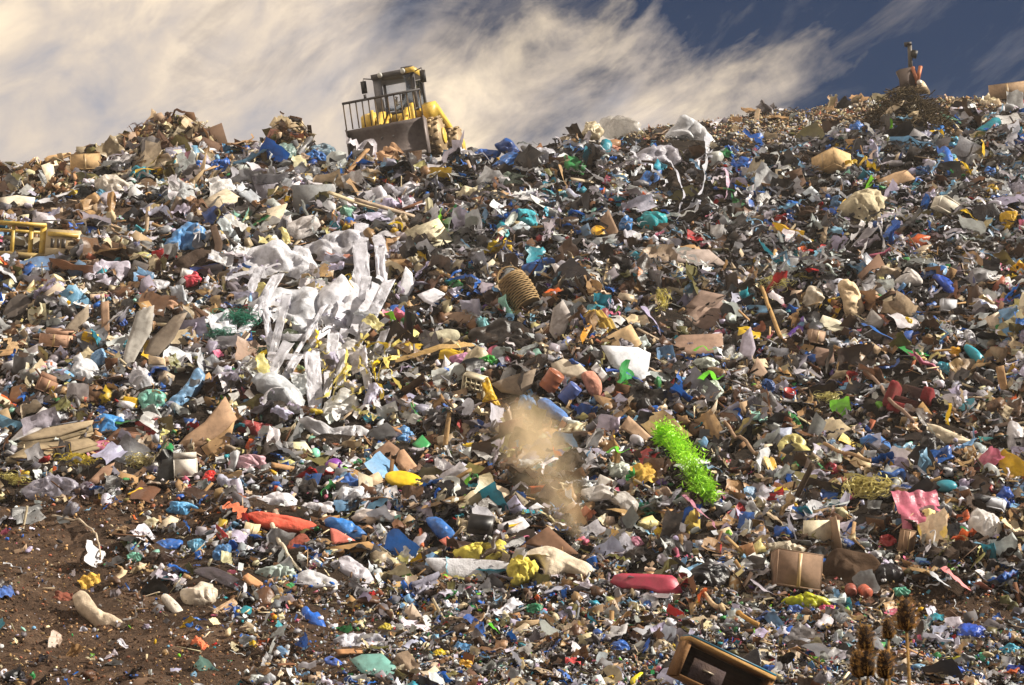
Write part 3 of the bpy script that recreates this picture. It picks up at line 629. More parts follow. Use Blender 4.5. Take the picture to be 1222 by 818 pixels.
bag(206, 363, 24, 20, 'b58a6c', 'tan cloth bundle above the long grey boards', 'the tan bundle', mat='cloth')
bag(145, 384, 13, 16, '3b60b0', 'small royal blue bag left of the long grey sheet', 'the royal blue bag')
hp('rigid_sheet', [(143, 446), (150, 412), (163, 372), (184, 364), (181, 394), (166, 420), (156, 440)], 'b7b2a8', 'long pale grey sheet standing on edge in the left slope', 'sheet', 'the long grey sheet', face=.75, bend=.12, thick=.04)
hp('rigid_sheet', [(164, 434), (180, 405), (208, 377), (224, 373), (208, 404), (184, 430)], '8f7f6c', 'long brownish grey board leaning against the pale grey sheet', 'sheet', 'the long brownish board', face=.75, thick=.05, bend=.08)
hp('cardboard_piece', [(120, 361), (130, 359), (131, 402), (122, 408)], 'a9805c', 'narrow upright cardboard strip left of the royal blue bag', 'cardboard', 'the upright cardboard strip', face=.9)
hp('cardboard_piece', [(73, 398), (90, 377), (106, 363), (106, 378), (90, 401)], '9c8a72', 'faded cardboard sheet leaning left of the upright strip', 'cardboard', 'the faded cardboard sheet', face=.7)
boxhero(66, 416, 36, 16, 15, (8, 6, -6), 'b58460', 'low open carton with pale tape left of the faded sheets', 'the low taped carton', flaps=(('b', 60),))
hb('rubber_mat', [(2, 382), (10, 360), (26, 351), (38, 360), (34, 372), (14, 388)], '4c4540', 'dark grey rounded mat half buried at the edge of the slope', 'mat', 'the dark rounded mat', bulge=.12, crum=.05, face=.6, mat='hard')
bag(101, 447, 44, 42, 'd9dade', 'big round white bag bulging above the cardboard bundle', 'the big round white bag', knot=(-8, -20), crum=.16, bulge=.8)
bag(119, 428, 20, 24, '86b4dc', 'pale blue bag tucked behind the big round white bag', 'the pale blue tucked bag')
bag(167, 455, 30, 34, 'd2d2d8', 'white torn bag right of the big round white bag', 'the torn white bag', rot=-25)
bag(181, 480, 36, 28, '7fbfae', 'mint green translucent bag above the large brown carton', 'the mint bag', crum=.18)
hb('plastic_film', [(194, 487), (212, 470), (226, 452), (238, 440), (243, 452), (232, 470), (212, 490)], '7fb0da', 'pale blue film trailing up from the mint bag', 'plastic film', 'the trailing pale blue film', bulge=.4, crum=.2)
boxhero(52, 470, 22, 16, 16, (10, 20, 25), '9a6a48', 'brown open carton left of the big round white bag', 'the brown open carton', flaps=(('l', 30), ('b', 50)))
hp('cardboard_piece', [(10, 478), (14, 462), (30, 458), (34, 472), (20, 481)], 'a8743f', 'orange brown board piece lying left of the brown open carton', 'cardboard', 'the orange brown board')
bag(250, 440, 28, 22, 'c8c8c0', 'clear bag lying among the green netting', 'the clear bag', mat='clear_film')
# old machine half buried at the left
def old_machine():
    e, s = stand('derelict_machine', 46, 312, (2, 2, 8), .05); c = rgb('c9a748'); be = rgb('b8a27a'); X = lambda px: (px-46)*s
    h = MB().box((X(74), .1, 19*s), (40*s, 1.1, 34*s)).build('housing', 'paint', e, be)
    MB().box((X(74), -.47, 30*s), (36*s, .05, 5*s)).build('trim_band', 'paint', h, c); MB().box((X(74), -.5, 8*s), (38*s, .12, 9*s)).build('lower_panel', 'paint', h, rgb('c4ae84'))
    for px, w in ((62, 4), (69, 3.2), (75, 5)): MB().box((X(px), -.458, 19*s), (w*s, .03, 11*s)).build('vent_slot', 'paint', h, rgb('2c2822'))
    MB().box((X(87), -.458, 21*s), (8*s, .03, 3*s)).build('vent_slot', 'paint', h, rgb('5a4e3a'))
    for px, w in ((-4, 4), (15, 4), (36, 5), (50, 7)): MB().box((X(px), -.2, 20*s), (w*s, .16, 38*s)).build('upright', 'paint', e, c)
    MB().box((X(20), -.2, 41*s), (66*s, .3, 4*s)).build('top_rail', 'paint', e, c); MB().box((X(14), .5, 36*s), (60*s, .2, 3*s)).build('cross_rail', 'paint', e, c*.8); MB().box((X(24), .75, 16*s), (48*s, .1, 30*s)).build('rear_panel', 'paint', e, rgb('8f8468'))
    MB().box((X(30), -.25, 3*s), (74*s, .3, 6*s)).build('sill_beam', 'paint', e, rgb('a8905a'))
    tag(e, 'old yellow machine with an open frame and a slotted beige housing, half buried', 'old machine'); mark(46, 290, 92, 42, 'the old yellow machine')
old_machine()
# ------------------------------------------------------------------ the white film heap
for pts, col, lab, short, kw in (
    ([(268, 330), (285, 302), (330, 288), (362, 300), (380, 322), (352, 345), (310, 350), (282, 348)], 'dcdce2', 'broad white crumpled film along the upper edge of the white heap', 'the broad white film', {}),
    ([(345, 305), (372, 290), (400, 278), (432, 276), (440, 292), (420, 320), (398, 338), (365, 330)], 'd2d2da', 'pale grey puffed film beneath the hanging white sheets', 'the pale puffed film', dict(bulge=.5)),
    ([(300, 372), (318, 348), (352, 340), (385, 352), (408, 380), (392, 408), (352, 402), (325, 392)], 'd4d6dc', 'wrinkled white film drooping over the green netting', 'the wrinkled white film', {}),
    ([(375, 352), (400, 330), (425, 340), (440, 372), (425, 408), (395, 416), (378, 392)], 'e2e2e8', 'bright white sheet folded in the middle of the white heap', 'the bright folded sheet', {}),
    ([(378, 410), (408, 402), (432, 412), (450, 430), (440, 452), (408, 448), (385, 436)], 'd8d6d4', 'creased white film below the hanging sheets', 'the creased white film', {}),
    ([(300, 452), (316, 445), (338, 450), (360, 472), (366, 494), (348, 496), (325, 476), (306, 468)], 'cfd4da', 'smooth greyish white bag left of the yellow tape', 'the smooth greyish bag', dict(bulge=.6, crum=.1)),
    ([(385, 488), (398, 470), (412, 462), (428, 484), (432, 498), (405, 504), (384, 500)], 'dcdcd8', 'white pointed film sheet beneath the yellow tape', 'the pointed white film', {}),
    ([(360, 500), (392, 508), (432, 508), (452, 520), (440, 532), (408, 528), (372, 514)], 'd6d6da', 'long white film draped below the white heap', 'the long draped film', {}),
    ([(298, 465), (286, 440), (300, 428), (330, 434), (336, 446), (312, 450)], 'c8c6c0', 'dusty white film lump left of the greyish bag', 'the dusty film lump', {}),
    ([(336, 278), (352, 262), (372, 258), (382, 268), (370, 282), (350, 290)], 'b4aeac', 'smooth grey sack above the white heap', 'the smooth grey sack', dict(bulge=.5, crum=.14, mat='cloth'))):
    k = dict(bulge=.3, crum=.26, face=.5, fwd=.38); k.update(kw); hb('plastic_film', pts, col, lab, 'plastic film', short, **k)
for pts, w, lab, short in (
    ([(436, 280), (434, 310), (426, 345), (415, 380), (408, 408)], 19, 'wide white sheet hanging down the middle of the white heap', 'the wide hanging sheet'),
    ([(455, 292), (456, 322), (450, 355), (440, 388), (427, 416)], 16, 'long white sheet hanging at the right edge of the white heap', 'the right hanging sheet'),
    ([(402, 400), (385, 412), (350, 418), (318, 415)], 9, 'thin white strip stretched sideways below the heap', 'the thin sideways strip'),
    ([(320, 438), (352, 440), (392, 436), (425, 428)], 10, 'white ribbon lying across the lower white heap', 'the lower white ribbon'),
    ([(432, 430), (438, 455), (446, 480), (452, 505)], 11, 'white ribbon running down beside the yellow tape', 'the ribbon beside the tape'),
    ([(372, 430), (382, 450), (396, 462), (388, 492)], 11, 'bent white ribbon left of the yellow tape', 'the bent white ribbon'),
    ([(448, 298), (462, 290), (474, 296)], 9, 'short white strip at the top of the hanging sheets', 'the short top strip'),
    ([(268, 346), (300, 338), (335, 330)], 8, 'narrow lavender strip along the left of the white heap', 'the narrow lavender strip')):
    hs('film_strip', pts, w, 'd4d4dc', lab, 'film strip', short, lift=.45, twist=.08, wob=.35)
for i, (pts, lab) in enumerate((([(378, 468), (396, 452), (412, 440), (432, 430)], 'yellow printed tape crossing under the hanging sheets'), ([(454, 450), (456, 470), (458, 498)], 'yellow printed tape dangling at the right end of the heap'),
    ([(300, 462), (310, 445), (322, 438)], 'yellow printed tape beside the dusty film lump'), ([(402, 352), (412, 345), (416, 365)], 'yellow tape scrap on the bright folded sheet'), ([(430, 440), (452, 425), (468, 432)], 'curled yellow tape right of the white ribbon'),
    ([(465, 285), (478, 282), (484, 290)], 'yellow tape scrap above the right hanging sheet'), ([(375, 412), (372, 425), (380, 430)], 'yellow tape scrap beside the thin sideways strip'))):
    hs('yellow_tape', pts, 5.5, 'e6c61e', lab, 'tape', ('the crossing yellow tape', 'the dangling yellow tape', 'the left yellow tape', 'the folded sheet tape', 'the curled tape', 'the upper tape scrap', 'the middle tape scrap')[i], lift=.6, twist=.3)
for i, (x, y, w, h, c, lab) in enumerate(((285, 395, 70, 40, '3f8f78', 'green plastic netting tangled left of the white heap'), (262, 408, 46, 26, '5f9a88', 'faded green netting at the end of the white heap'), (318, 425, 40, 24, '2f6b52', 'dark green netting under the white ribbon'))):
    tangle(x, y, w, h, c, lab, ('the green netting', 'the faded netting', 'the dark green netting')[i], 11+i, 90, 'netting')
bag(345, 408, 34, 26, '3c4a34', 'dark olive bag beneath the wrinkled white film', 'the dark olive bag')
hb('paper_bag', EL(353, 447, 30, 24), 'b0884a', 'crumpled brown paper bag beneath the lower white ribbon', 'paper bag', 'the crumpled paper bag', mat='paper', crum=.2, bulge=.5)
# ------------------------------------------------------------------ left middle and the dirt edge
def big_carton():
    e, s = stand('cardboard_box', 245, 535, (0, 0, 0), .1); n = frame_at(245, 525, .55, .2); n2 = frame_at(258, 540, .85, .12)
    panel('side_panel', [(212, 532), (222, 520), (244, 504), (269, 473), (283, 500), (262, 519), (238, 533)], rgb('ab8259'), parent=e, plane=n, thick=.04)
    panel('side_panel', [(240, 534), (266, 516), (280, 503), (272, 540), (258, 549), (248, 546)], rgb('c4944f'), parent=e, plane=n2, thick=.04)
    panel('flap', [(205, 536), (214, 531), (238, 533), (246, 545), (222, 541)], rgb('7f5c3c'), parent=e, plane=frame_at(224, 538, .3, .1), thick=.03)
    tag(e, 'large collapsed brown carton lying above the colourful litter band', 'cardboard box'); mark(246, 512, 78, 74, 'the large brown carton')
big_carton()
def bundle():
    e, s = stand('cardboard_bundle', 70, 545, (0, 0, 0), .05)
    for k in range(6):
        o = k*5.2; pts = [(8+k*3, 550-o), (34+k*4, 534-o*.9), (104+k*1.5, 528-o), (119-k*2, 534-o), (72, 546-o), (30, 552-o)]
        panel('cardboard_layer', pts, rgb(('7a6a48', '8f7a55', '6f6146', '9a8560', '857350', 'a08a66')[k]), parent=e, plane=frame_at(66, 545-o*.6, .25, .05+.07*k), thick=.06, bend=.05)
    tag(e, 'flattened cardboard layers stacked in an olive brown bundle above the dirt', 'cardboard bundle'); mark(65, 525, 108, 45, 'the cardboard bundle')
bundle()
hp('paper_sheet', [(10, 528), (30, 508), (52, 486), (70, 496), (60, 506), (34, 522)], 'd8d2d0', 'white stiff sheet lying above the cardboard bundle', 'sheet', 'the white stiff sheet', face=.5, bend=.15)
bag(129, 508, 36, 27, '4f9be0', 'bright blue translucent bag right of the cardboard bundle', 'the bright blue bag by the bundle', knot=(14, -6), crum=.18)
hs('green_strap', [(137, 513), (156, 509), (174, 507)], 6, '2f6f3c', 'dark green strap lying across a brown board', 'strap', 'the dark green strap')
hp('cardboard_piece', [(118, 532), (140, 512), (172, 508), (168, 522), (140, 536)], '6d4528', 'dark brown board lying beneath the green strap', 'cardboard', 'the dark brown board', face=.4)
boxhero(158, 532, 30, 14, 13, (6, 8, -12), 'a86f48', 'reddish brown block like carton above the yellow shreds', 'the reddish block', tape=False)
for i, (x, y, w, h, lab) in enumerate(((16, 578, 46, 24, 'pale yellow shredded strips at the dirt edge'), (92, 556, 60, 28, 'yellow shredded strips spread below the cardboard bundle'), (140, 545, 46, 28, 'yellow shredded strips piled beside the reddish block'), (168, 560, 40, 24, 'cream shredded strips trailing above the yellow scrap'))):
    tangle(x, y, w, h, ('e6dc88', 'dcc858', 'e0c840', 'd8cc90')[i], lab, ('the dirt edge shreds', 'the yellow shreds', 'the piled yellow shreds', 'the cream shreds')[i], 21+i, 70)
hb('plastic_film', [(26, 590), (40, 572), (66, 566), (96, 578), (90, 592), (55, 594)], 'b8b4c4', 'clear lavender film heaped at the edge of the dirt', 'plastic film', 'the clear edge film', mat='clear_film', crum=.3, bulge=.5)
hp('cardboard_piece', [(104, 576), (122, 558), (137, 552), (132, 566), (116, 578)], 'a97b58', 'tan board sticking up out of the yellow shreds', 'cardboard', 'the tan shred board', face=.6)
bag(105, 584, 22, 16, '5d5260', 'dusky grey bag right of the clear edge film', 'the dusky grey bag')
bag(187, 584, 26, 18, 'ab9a88', 'beige round bag beside the yellow scrap', 'the beige round bag')
hb('plastic_scrap', [(152, 590), (160, 586), (168, 582), (178, 588), (182, 595), (166, 592)], 'e0b020', 'bright yellow bent scrap at the edge of the dirt band', 'scrap', 'the bright yellow scrap', bulge=.2, crum=.1, mat='hard')
boxhero(222, 572, 28, 14, 22, (4, -4, 8), 'd6cfc0', 'off white open tub standing above the litter band', 'the off white tub', flaps=(('f', 85),), tape=False, name='plastic_tub', cat='tub')
bag(250, 570, 17, 17, 'd2302c', 'bright red bag above the dirt band', 'the bright red bag')
bag(214, 607, 36, 13, '5fa4d4', 'pale blue bag lying on the dark dirt band', 'the pale blue dirt bag')
bag(328, 600, 62, 22, 'dcdae0', 'long puffy white bag above the orange tarpaulin', 'the long puffy bag', bulge=.6, crum=.2)
bag(378, 606, 44, 16, 'd8d4d8', 'knotted white film right of the long puffy bag', 'the knotted white film')
bag(452, 616, 64, 17, 'd8ccc4', 'pinkish white long sack right of the blue bag', 'the pinkish white sack', crum=.14)
hb('tarpaulin', [(294, 613), (308, 611), (340, 616), (374, 624), (378, 630), (352, 634), (318, 628), (306, 622)], 'd8471c', 'bright orange tarpaulin lying folded below the long puffy bag', 'tarpaulin', 'the orange tarpaulin', bulge=.28, crum=.07, mat='cloth', fwd=.3)
hb('tarpaulin', [(342, 654), (352, 641), (364, 637), (370, 648), (358, 656)], '8f2f16', 'rust red tarpaulin scrap below the orange tarpaulin', 'tarpaulin', 'the rust red scrap', bulge=.3, crum=.06, mat='cloth', fwd=.25)
hp('orange_board', [(394, 630), (402, 632), (424, 645), (410, 648), (396, 650)], 'd4491e', 'orange stiff board under the bright blue bag', 'board', 'the orange board', face=.6, fwd=.2)
hb('plastic_bag', [(386, 621), (400, 618), (418, 624), (434, 636), (440, 643), (428, 646), (408, 638)], '3f84d0', 'bright blue bag lying over the orange board', 'plastic bag', 'the blue bag on orange', bulge=.5, crum=.12, fwd=.35)
hp('plank', [(394, 653), (440, 646), (446, 650), (444, 655), (400, 661)], 'a87828', 'ochre plank lying below the orange board', 'plank', 'the ochre plank', face=.6, thick=.1, fwd=.25)
hb('plastic_bag', [(508, 618), (522, 617), (536, 628), (546, 642), (540, 648), (524, 640), (514, 630)], '3a7ac8', 'long blue bag leaning beside the dark monitor', 'plastic bag', 'the long blue bag', bulge=.5, crum=.1, fwd=.3)
hp('orange_board', [(524, 645), (534, 640), (546, 652), (538, 656)], 'd0521e', 'small orange board beneath the long blue bag', 'board', 'the small orange board', fwd=.2)
ht('orange_pole', [(503, 638), (504, 650), (505, 660)], 4.5, 'd86a3c', 'short orange pole standing left of the long blue bag', 'pole', 'the orange pole', mat='hard')
def monitor():
    e, s = stand('monitor', 571, 645, (-18, 8, -12), .15); w, h = 30*s, 24*s
    MB().box((0, 0, h/2), (w, .12, h)).build('screen_housing', 'hard', e, hx('2a2624')); MB().box((0, -.063, h*.55), (w*.86, .008, h*.74)).build('screen', 'hard', e, hx('121214'))
    MB().box((0, .12, h*.5), (w*.6, .14, h*.6)).build('rear_casing', 'hard', e, hx('1c1a1a')); tag(e, 'dark flat monitor lying tilted beside the yellow insulation', 'monitor'); mark(571, 632, 36, 28, 'the dark monitor')
monitor()
hb('foam_board', [(508, 668), (528, 666), (606, 671), (609, 688), (592, 698), (560, 692), (528, 686)], 'c9c9cd', 'grey white foam slab lying beneath the yellow insulation', 'foam slab', 'the foam slab', bulge=.1, crum=.03, face=.55, mat='foam', fwd=.2, thick=.18)
for x, y, w, h, lab, short in ((574, 657, 68, 24, 'fluffy yellow insulation lying on the foam slab', 'the fluffy insulation'), (623, 682, 34, 30, 'torn yellow insulation clump at the end of the foam slab', 'the torn insulation clump')):
    hb('insulation_foam', EL(x, y, w, h), 'e0d060', lab, 'insulation', short, mat='foam', bulge=.6, crum=.3, fwd=.35, freq=1.5)
hb('mattress', [(622, 664), (634, 656), (656, 653), (690, 668), (706, 676), (700, 687), (676, 682), (652, 690), (648, 676), (640, 664)], 'd9c9ae', 'cream folded mattress lying right of the yellow insulation', 'mattress', 'the cream mattress', mat='cloth', bulge=.4, crum=.05, fwd=.35)
hp('cardboard_piece', [(626, 648), (654, 628), (690, 660), (672, 664), (650, 654)], '6f4a2c', 'brown board leaning behind the cream mattress', 'board', 'the brown leaning board', face=.5, thick=.05)
hp('foam_slab', [(594, 626), (624, 617), (632, 627), (612, 637)], 'd6d4d8', 'white slab with a yellow underside right of the dark monitor', 'slab', 'the white slab', thick=.2, fwd=.2, mat='foam')
hs('edging_strip', [(604, 638), (618, 634), (633, 627)], 5, 'e2b826', 'yellow edging strip under the white slab', 'edging strip', 'the yellow edging', lift=.2)
hp('paper_sheet', [(631, 606), (641, 600), (650, 606), (640, 613)], 'dcdce0', 'small white card lying above the white slab', 'card', 'the small white card', face=.5)
hb('foam_cup_tray', [(572, 580), (588, 578), (606, 584), (608, 596), (596, 602), (582, 592)], 'd8c4a8', 'pale pink shallow tray lying above the monitor', 'tray', 'the pale pink tray', bulge=.2, crum=.05, mat='hard')
# ------------------------------------------------------------------ centre
bag(330, 496, 34, 30, '2e2a24', 'black bucket shaped bag with a white crescent above it', 'the black bucket bag', crum=.1)
hs('film_strip', [(316, 505), (317, 492), (326, 483), (338, 486)], 6, 'e2e2e6', 'white crescent strip curling over the black bag', 'film strip', 'the white crescent', lift=.6)
bag(306, 512, 44, 18, 'a84c4c', 'red and white crumpled film beside the large brown carton', 'the red film')
bag(352, 522, 40, 18, '3f3c2c', 'dark olive rolled bundle below the black bucket bag', 'the dark olive bundle', mat='cloth')
bag(296, 553, 56, 20, 'd8aeb8', 'pale pink film spread above the long puffy bag', 'the pale pink film', crum=.3)
hb('rubber_ball', EL(398, 557, 22, 16, 0, 10, .05), '7a3a94', 'purple and pink ball in the colourful litter', 'ball', 'the purple ball', bulge=1.0, crum=.03, mat='hard', smooth=True)
hb('rubber_ball', EL(376, 542, 13, 12, 0, 10, .05), '7fc8ac', 'small mint green ball above the purple ball', 'ball', 'the mint ball', bulge=1.0, crum=.02, mat='hard', smooth=True)
e, s_ = stand('cardboard_box', 470, 560, (0, 0, 0), .1)
panel('side_panel', [(442, 542), (464, 526), (477, 536), (462, 556)], rgb('8c6444'), parent=e, plane=frame_at(460, 548, .6, .15)); panel('flap', [(476, 538), (482, 536), (510, 572), (504, 578), (492, 574), (472, 550)], rgb('b8875a'), parent=e, plane=frame_at(488, 562, .6, .2), thick=.05)
tag(e, 'broken brown carton corner above the yellow lid', 'cardboard box'); mark(476, 550, 66, 50, 'the broken carton corner')
hb('tub_cover', EL(481, 571, 46, 17, 8, 10, .05), 'e2bc1e', 'bright yellow oval lid lying below the broken carton', 'lid', 'the yellow lid', bulge=.25, crum=.02, mat='hard', fwd=.35, smooth=True)
bag(483, 520, 26, 18, '6aa4dc', 'light blue film above the broken carton corner', 'the light blue film')
hp('green_board', [(492, 530), (504, 519), (514, 530), (504, 541)], '2f9050', 'bright green plastic piece right of the light blue film', 'plastic piece', 'the green plastic piece', mat='hard')
hp('paper_sheet', [(498, 352), (518, 344), (531, 351), (520, 367), (506, 360)], 'd8d8e0', 'white folded paper lying right of the white heap', 'paper', 'the white folded paper', bend=.15)
hp('paper_sheet', [(474, 350), (484, 318), (492, 326), (494, 344), (484, 360)], 'e0e0e6', 'white torn sheet standing right of the hanging sheets', 'paper', 'the white torn sheet', face=.7, bend=.2)
hp('cardboard_piece', [(508, 373), (575, 372), (573, 383), (540, 387), (512, 384)], 'a58260', 'long tan carton edge lying flat left of the basket', 'cardboard', 'the long tan carton edge', thick=.1)
hb('foam_roll', [(500, 404), (520, 397), (545, 395), (548, 404), (525, 412), (504, 414)], 'b3ae92', 'long greenish grey roll lying above the tan curved board', 'roll', 'the greenish roll', bulge=.6, crum=.04, mat='cloth')
bag(577, 388, 16, 19, '7fc4cc', 'small aqua bag left of the black plastic', 'the small aqua bag')
hb('plastic_sheet', [(556, 402), (578, 388), (604, 380), (628, 388), (642, 406), (630, 422), (596, 414), (572, 414)], '24211f', 'big black plastic sheet sagging below the basket', 'plastic sheet', 'the big black sheet', bulge=.3, crum=.16, fwd=.2)
hs('curved_board', [(470, 438), (500, 431), (530, 424), (566, 420)], 7, 'b0905c', 'long curved tan board above the pink bag', 'board', 'the curved tan board', mat='wood', twist=0, lift=.25)
bag(553, 430, 30, 16, 'd898c0', 'soft pink bag left of the green scrap', 'the soft pink bag', crum=.14)
bag(583, 431, 22, 12, '2fa838', 'bright green scrap right of the soft pink bag', 'the bright green scrap')
hb('plastic_film', [(612, 420), (630, 416), (648, 422), (640, 428), (622, 428)], 'a89a24', 'olive yellow film above the grey tan cardboard', 'plastic film', 'the olive yellow film', bulge=.3, crum=.15)
hp('cardboard_piece', [(586, 458), (612, 448), (640, 440), (634, 462), (622, 472), (598, 468)], '8f7d68', 'grey tan cardboard sheet right of the yellow glove', 'cardboard', 'the grey tan cardboard', face=.5)
def basket():
    e, s = stand('wicker_basket', 630, 366, (-20, -28, 12), .05); r, h = 18*s, 40*s; b = MB(); n = 22; c = rgb('a58a62')
    for k in range(15):
        z = h*k/14; rr = r*(.72+.3*math.sin(.5+1.9*k/14)); p = [(rr*(1+.035*(-1)**(j+k))*math.cos(2*math.pi*j/n), rr*(1+.035*(-1)**(j+k))*math.sin(2*math.pi*j/n), z) for j in range(n+1)]; b.tube(p, .03, 5, False)
    b.build('woven_wall', 'wood', e, c); MB().lathe([(0, 0), (r*.8, 0), (r*.8, .03), (0, .03)], 20).build('base', 'wood', e, c*.8)
    b = MB(); rr = r*.9; b.tube([(rr*math.cos(2*math.pi*j/20), rr*math.sin(2*math.pi*j/20), h) for j in range(21)], .05, 6); b.build('rim', 'wood', e, c*1.15)
    b = MB(); b.tube([(rr*math.cos(a), 0, h+rr*1.1*math.sin(a)) for a in np.linspace(0, math.pi, 12)], .035, 6); b.build('handle', 'wood', e, c)
    b = MB(); b.lathe([(r*.66, .04), (r*.9, h*.55), (r*.8, h*.97)], 20); b.build('lining', 'cloth', e, rgb('3a2f24'))
    tag(e, 'tan wicker basket lying tilted among brown boards', 'basket'); mark(627, 345, 42, 48, 'the wicker basket')
basket()
hb('cloth_rag', [(622, 318), (636, 312), (652, 309), (668, 311), (654, 320), (650, 330), (636, 326)], '2463b4', 'bright blue rag lying above the wicker basket', 'rag', 'the bright blue rag', mat='cloth', bulge=.4, crum=.15)
hp('rigid_sheet', [(655, 395), (660, 368), (672, 358), (682, 376), (672, 402), (664, 408)], 'b9b0aa', 'pale grey sheet standing right of the basket', 'sheet', 'the pale grey sheet', face=.7)
def crate():
    e, s = stand('plastic_crate', 567, 470, (-58, 18, -14), .2); w, d, h = 26*s, 34*s, 10*s; c = rgb('cfc4a6'); t = .05
    b = MB()
    for k in range(5): b.box((-w/2+w*k/4, 0, 0), (t, d, t))
    for k in range(6): b.box((0, -d/2+d*k/5, t*.6), (w+t, t*.9, t))
    b.build('grid_base', 'hard', e, c)
    for s1 in (-1, 1): MB().box((s1*w/2, 0, -h/2), (t, d, h)).build('side_wall', 'hard', e, c*.9); MB().box((0, s1*d/2, -h/2), (w-t-.01, t, h)).build('side_wall', 'hard', e, c*.9)
    tag(e, 'cream slotted plastic crate lying on its side beside the yellow glove', 'crate'); mark(564, 454, 32, 38, 'the slotted plastic crate')
crate()
hb('glove', [(575, 458), (583, 453), (589, 466), (593, 474), (598, 486), (593, 491), (586, 482), (581, 486), (575, 480), (579, 470)], 'ddb21c', 'bright yellow rubber glove below the slotted plastic crate', 'glove', 'the yellow glove', bulge=.4, crum=.12, fwd=.35, face=.7)
hp('foam_slab', [(658, 434), (672, 428), (692, 434), (704, 446), (694, 452), (664, 447)], 'c6b69a', 'cream slab with a pale top above the orange drum', 'slab', 'the cream slab', thick=.25, face=.4, fwd=.25)
def drum(px, row, w, L, rot, col, label, short, name, cat, lid=None):
    e, s = stand(name, px, row, rot, .15); r, L = w*s/2, L*s; b = MB(); b.lathe([(0, 0), (r*.94, 0), (r, .03), (r*.97, L*.3), (r, L*.33), (r*.97, L*.36), (r*.97, L*.64), (r, L*.67), (r*.97, L*.7), (r, L-.03), (r*.94, L), (r*.9, L-.04), (0, L-.04)], 20)
    V = np.array(b.V); V += .12*r*(fbm(V*2.5/max(r, .1), 3)[:, None]-.5); b.V = [tuple(v) for v in V]; b.build('shell', 'hard', e, rgb(col), True)
    MB().lathe([(0, L-.035), (r*.88, L-.035), (r*.88, L-.01), (0, L-.01)], 20).build('end_cap', 'hard', e, rgb(lid or col)*.8); tag(e, label, cat); mark(px, row-w*.5, w*1.2, w*1.2, short)
drum(652, 470, 22, 24, (20, 35, 0), '9c5c40', 'dusty orange drum under the cream slab', 'the dusty orange drum', 'orange_drum', 'drum')
drum(672, 484, 18, 24, (25, 40, 10), '4a5f9c', 'dusty blue drum right of the dusty orange drum', 'the dusty blue drum', 'blue_drum', 'drum')
hb('pink_roll', [(694, 446), (708, 444), (718, 458), (716, 472), (706, 472), (698, 460)], 'b57a64', 'dusty pink roll right of the dusty blue drum', 'roll', 'the dusty pink roll', bulge=.7, crum=.05, mat='cloth', fwd=.25)
hb('cloth_rag', [(641, 479), (652, 476), (668, 488), (678, 497), (676, 508), (662, 502), (650, 492)], '2f78c4', 'bright blue trouser leg above the dust plume', 'cloth', 'the bright blue cloth', mat='cloth', bulge=.55, crum=.06, fwd=.3)
bag(628, 482, 22, 18, '4f86b8', 'dull blue bag left of the bright blue cloth', 'the dull blue cloth bag')
hp('cardboard_piece', [(717, 406), (734, 396), (753, 387), (767, 412), (764, 418), (722, 416)], 'cba468', 'bright tan cardboard panel standing behind the white curved sheet', 'cardboard', 'the bright tan panel', face=.75, fwd=.2)
hp('rigid_sheet', [(717, 413), (762, 415), (777, 421), (774, 440), (768, 458), (748, 446), (730, 436)], 'd4d6dc', 'white curved sheet lying below the bright tan panel', 'sheet', 'the white curved sheet', face=.5, bend=.2, fwd=.35)
hs('blue_strip', [(720, 450), (738, 451), (758, 460), (778, 473)], 6, '2c55b0', 'royal blue edging below the white curved sheet', 'edging strip', 'the royal blue edging', lift=.25)
hp('paper_sheet', [(705, 440), (712, 432), (727, 450), (720, 456)], 'e2e2e2', 'small white panel left of the royal blue edging', 'panel', 'the small white panel', face=.6, fwd=.25)
hs('orange_rope', [(704, 397), (699, 408), (694, 420)], 7, 'c48824', 'ochre rope hanging left of the bright tan panel', 'rope', 'the ochre rope', lift=.3)
bag(772, 482, 58, 44, '1c1a1a', 'large black bag sagging below the royal blue edging', 'the large black bag', knot=(-6, -20), crum=.2)
hp('cardboard_piece', [(740, 510), (750, 496), (780, 524), (772, 529), (758, 522)], 'b38d66', 'tan board leaning below the large black bag', 'cardboard', 'the tan leaning board', face=.6)
def stack2():
    e, s = stand('cardboard_bundle', 838, 390, (0, 0, 0), .05)
    for k in range(5):
        o = k*6.5; pts = [(808+k*2.5, 392-o), (832+k*1.2, 372-o*1.0), (870-k, 376-o*.9), (862-k*2, 390-o), (834, 398-o)]
        panel('cardboard_layer', pts, rgb(('7d6252', '8f7462', '74594a', '92776a', '866c5c')[k]), parent=e, plane=frame_at(838, 390-o*.7, .35, .05+.08*k), thick=.05, bend=.06)
    tag(e, 'reddish brown cardboard sheets stacked right of the yellow strip nest', 'cardboard bundle'); mark(838, 374, 60, 45, 'the reddish cardboard stack')
stack2()
hp('cardboard_piece', [(792, 414), (812, 400), (862, 398), (864, 420), (820, 424)], '8d6c55', 'brown cardboard panel below the reddish cardboard stack', 'cardboard', 'the brown cardboard panel', face=.4, fwd=.2)
o = hp('framed_card', [(834, 406), (858, 403), (860, 416), (838, 420)], 'd89a30', 'orange framed card lying on the brown cardboard panel', 'framed card', 'the orange framed card', face=.5, fwd=.35)
panel('card_face', [(837, 408.5), (855, 406), (857, 414), (840, 417.5)], rgb('dcdcd8'), parent=o, plane=frame_at(847, 415, .5, .375), thick=.012, mat='paper')
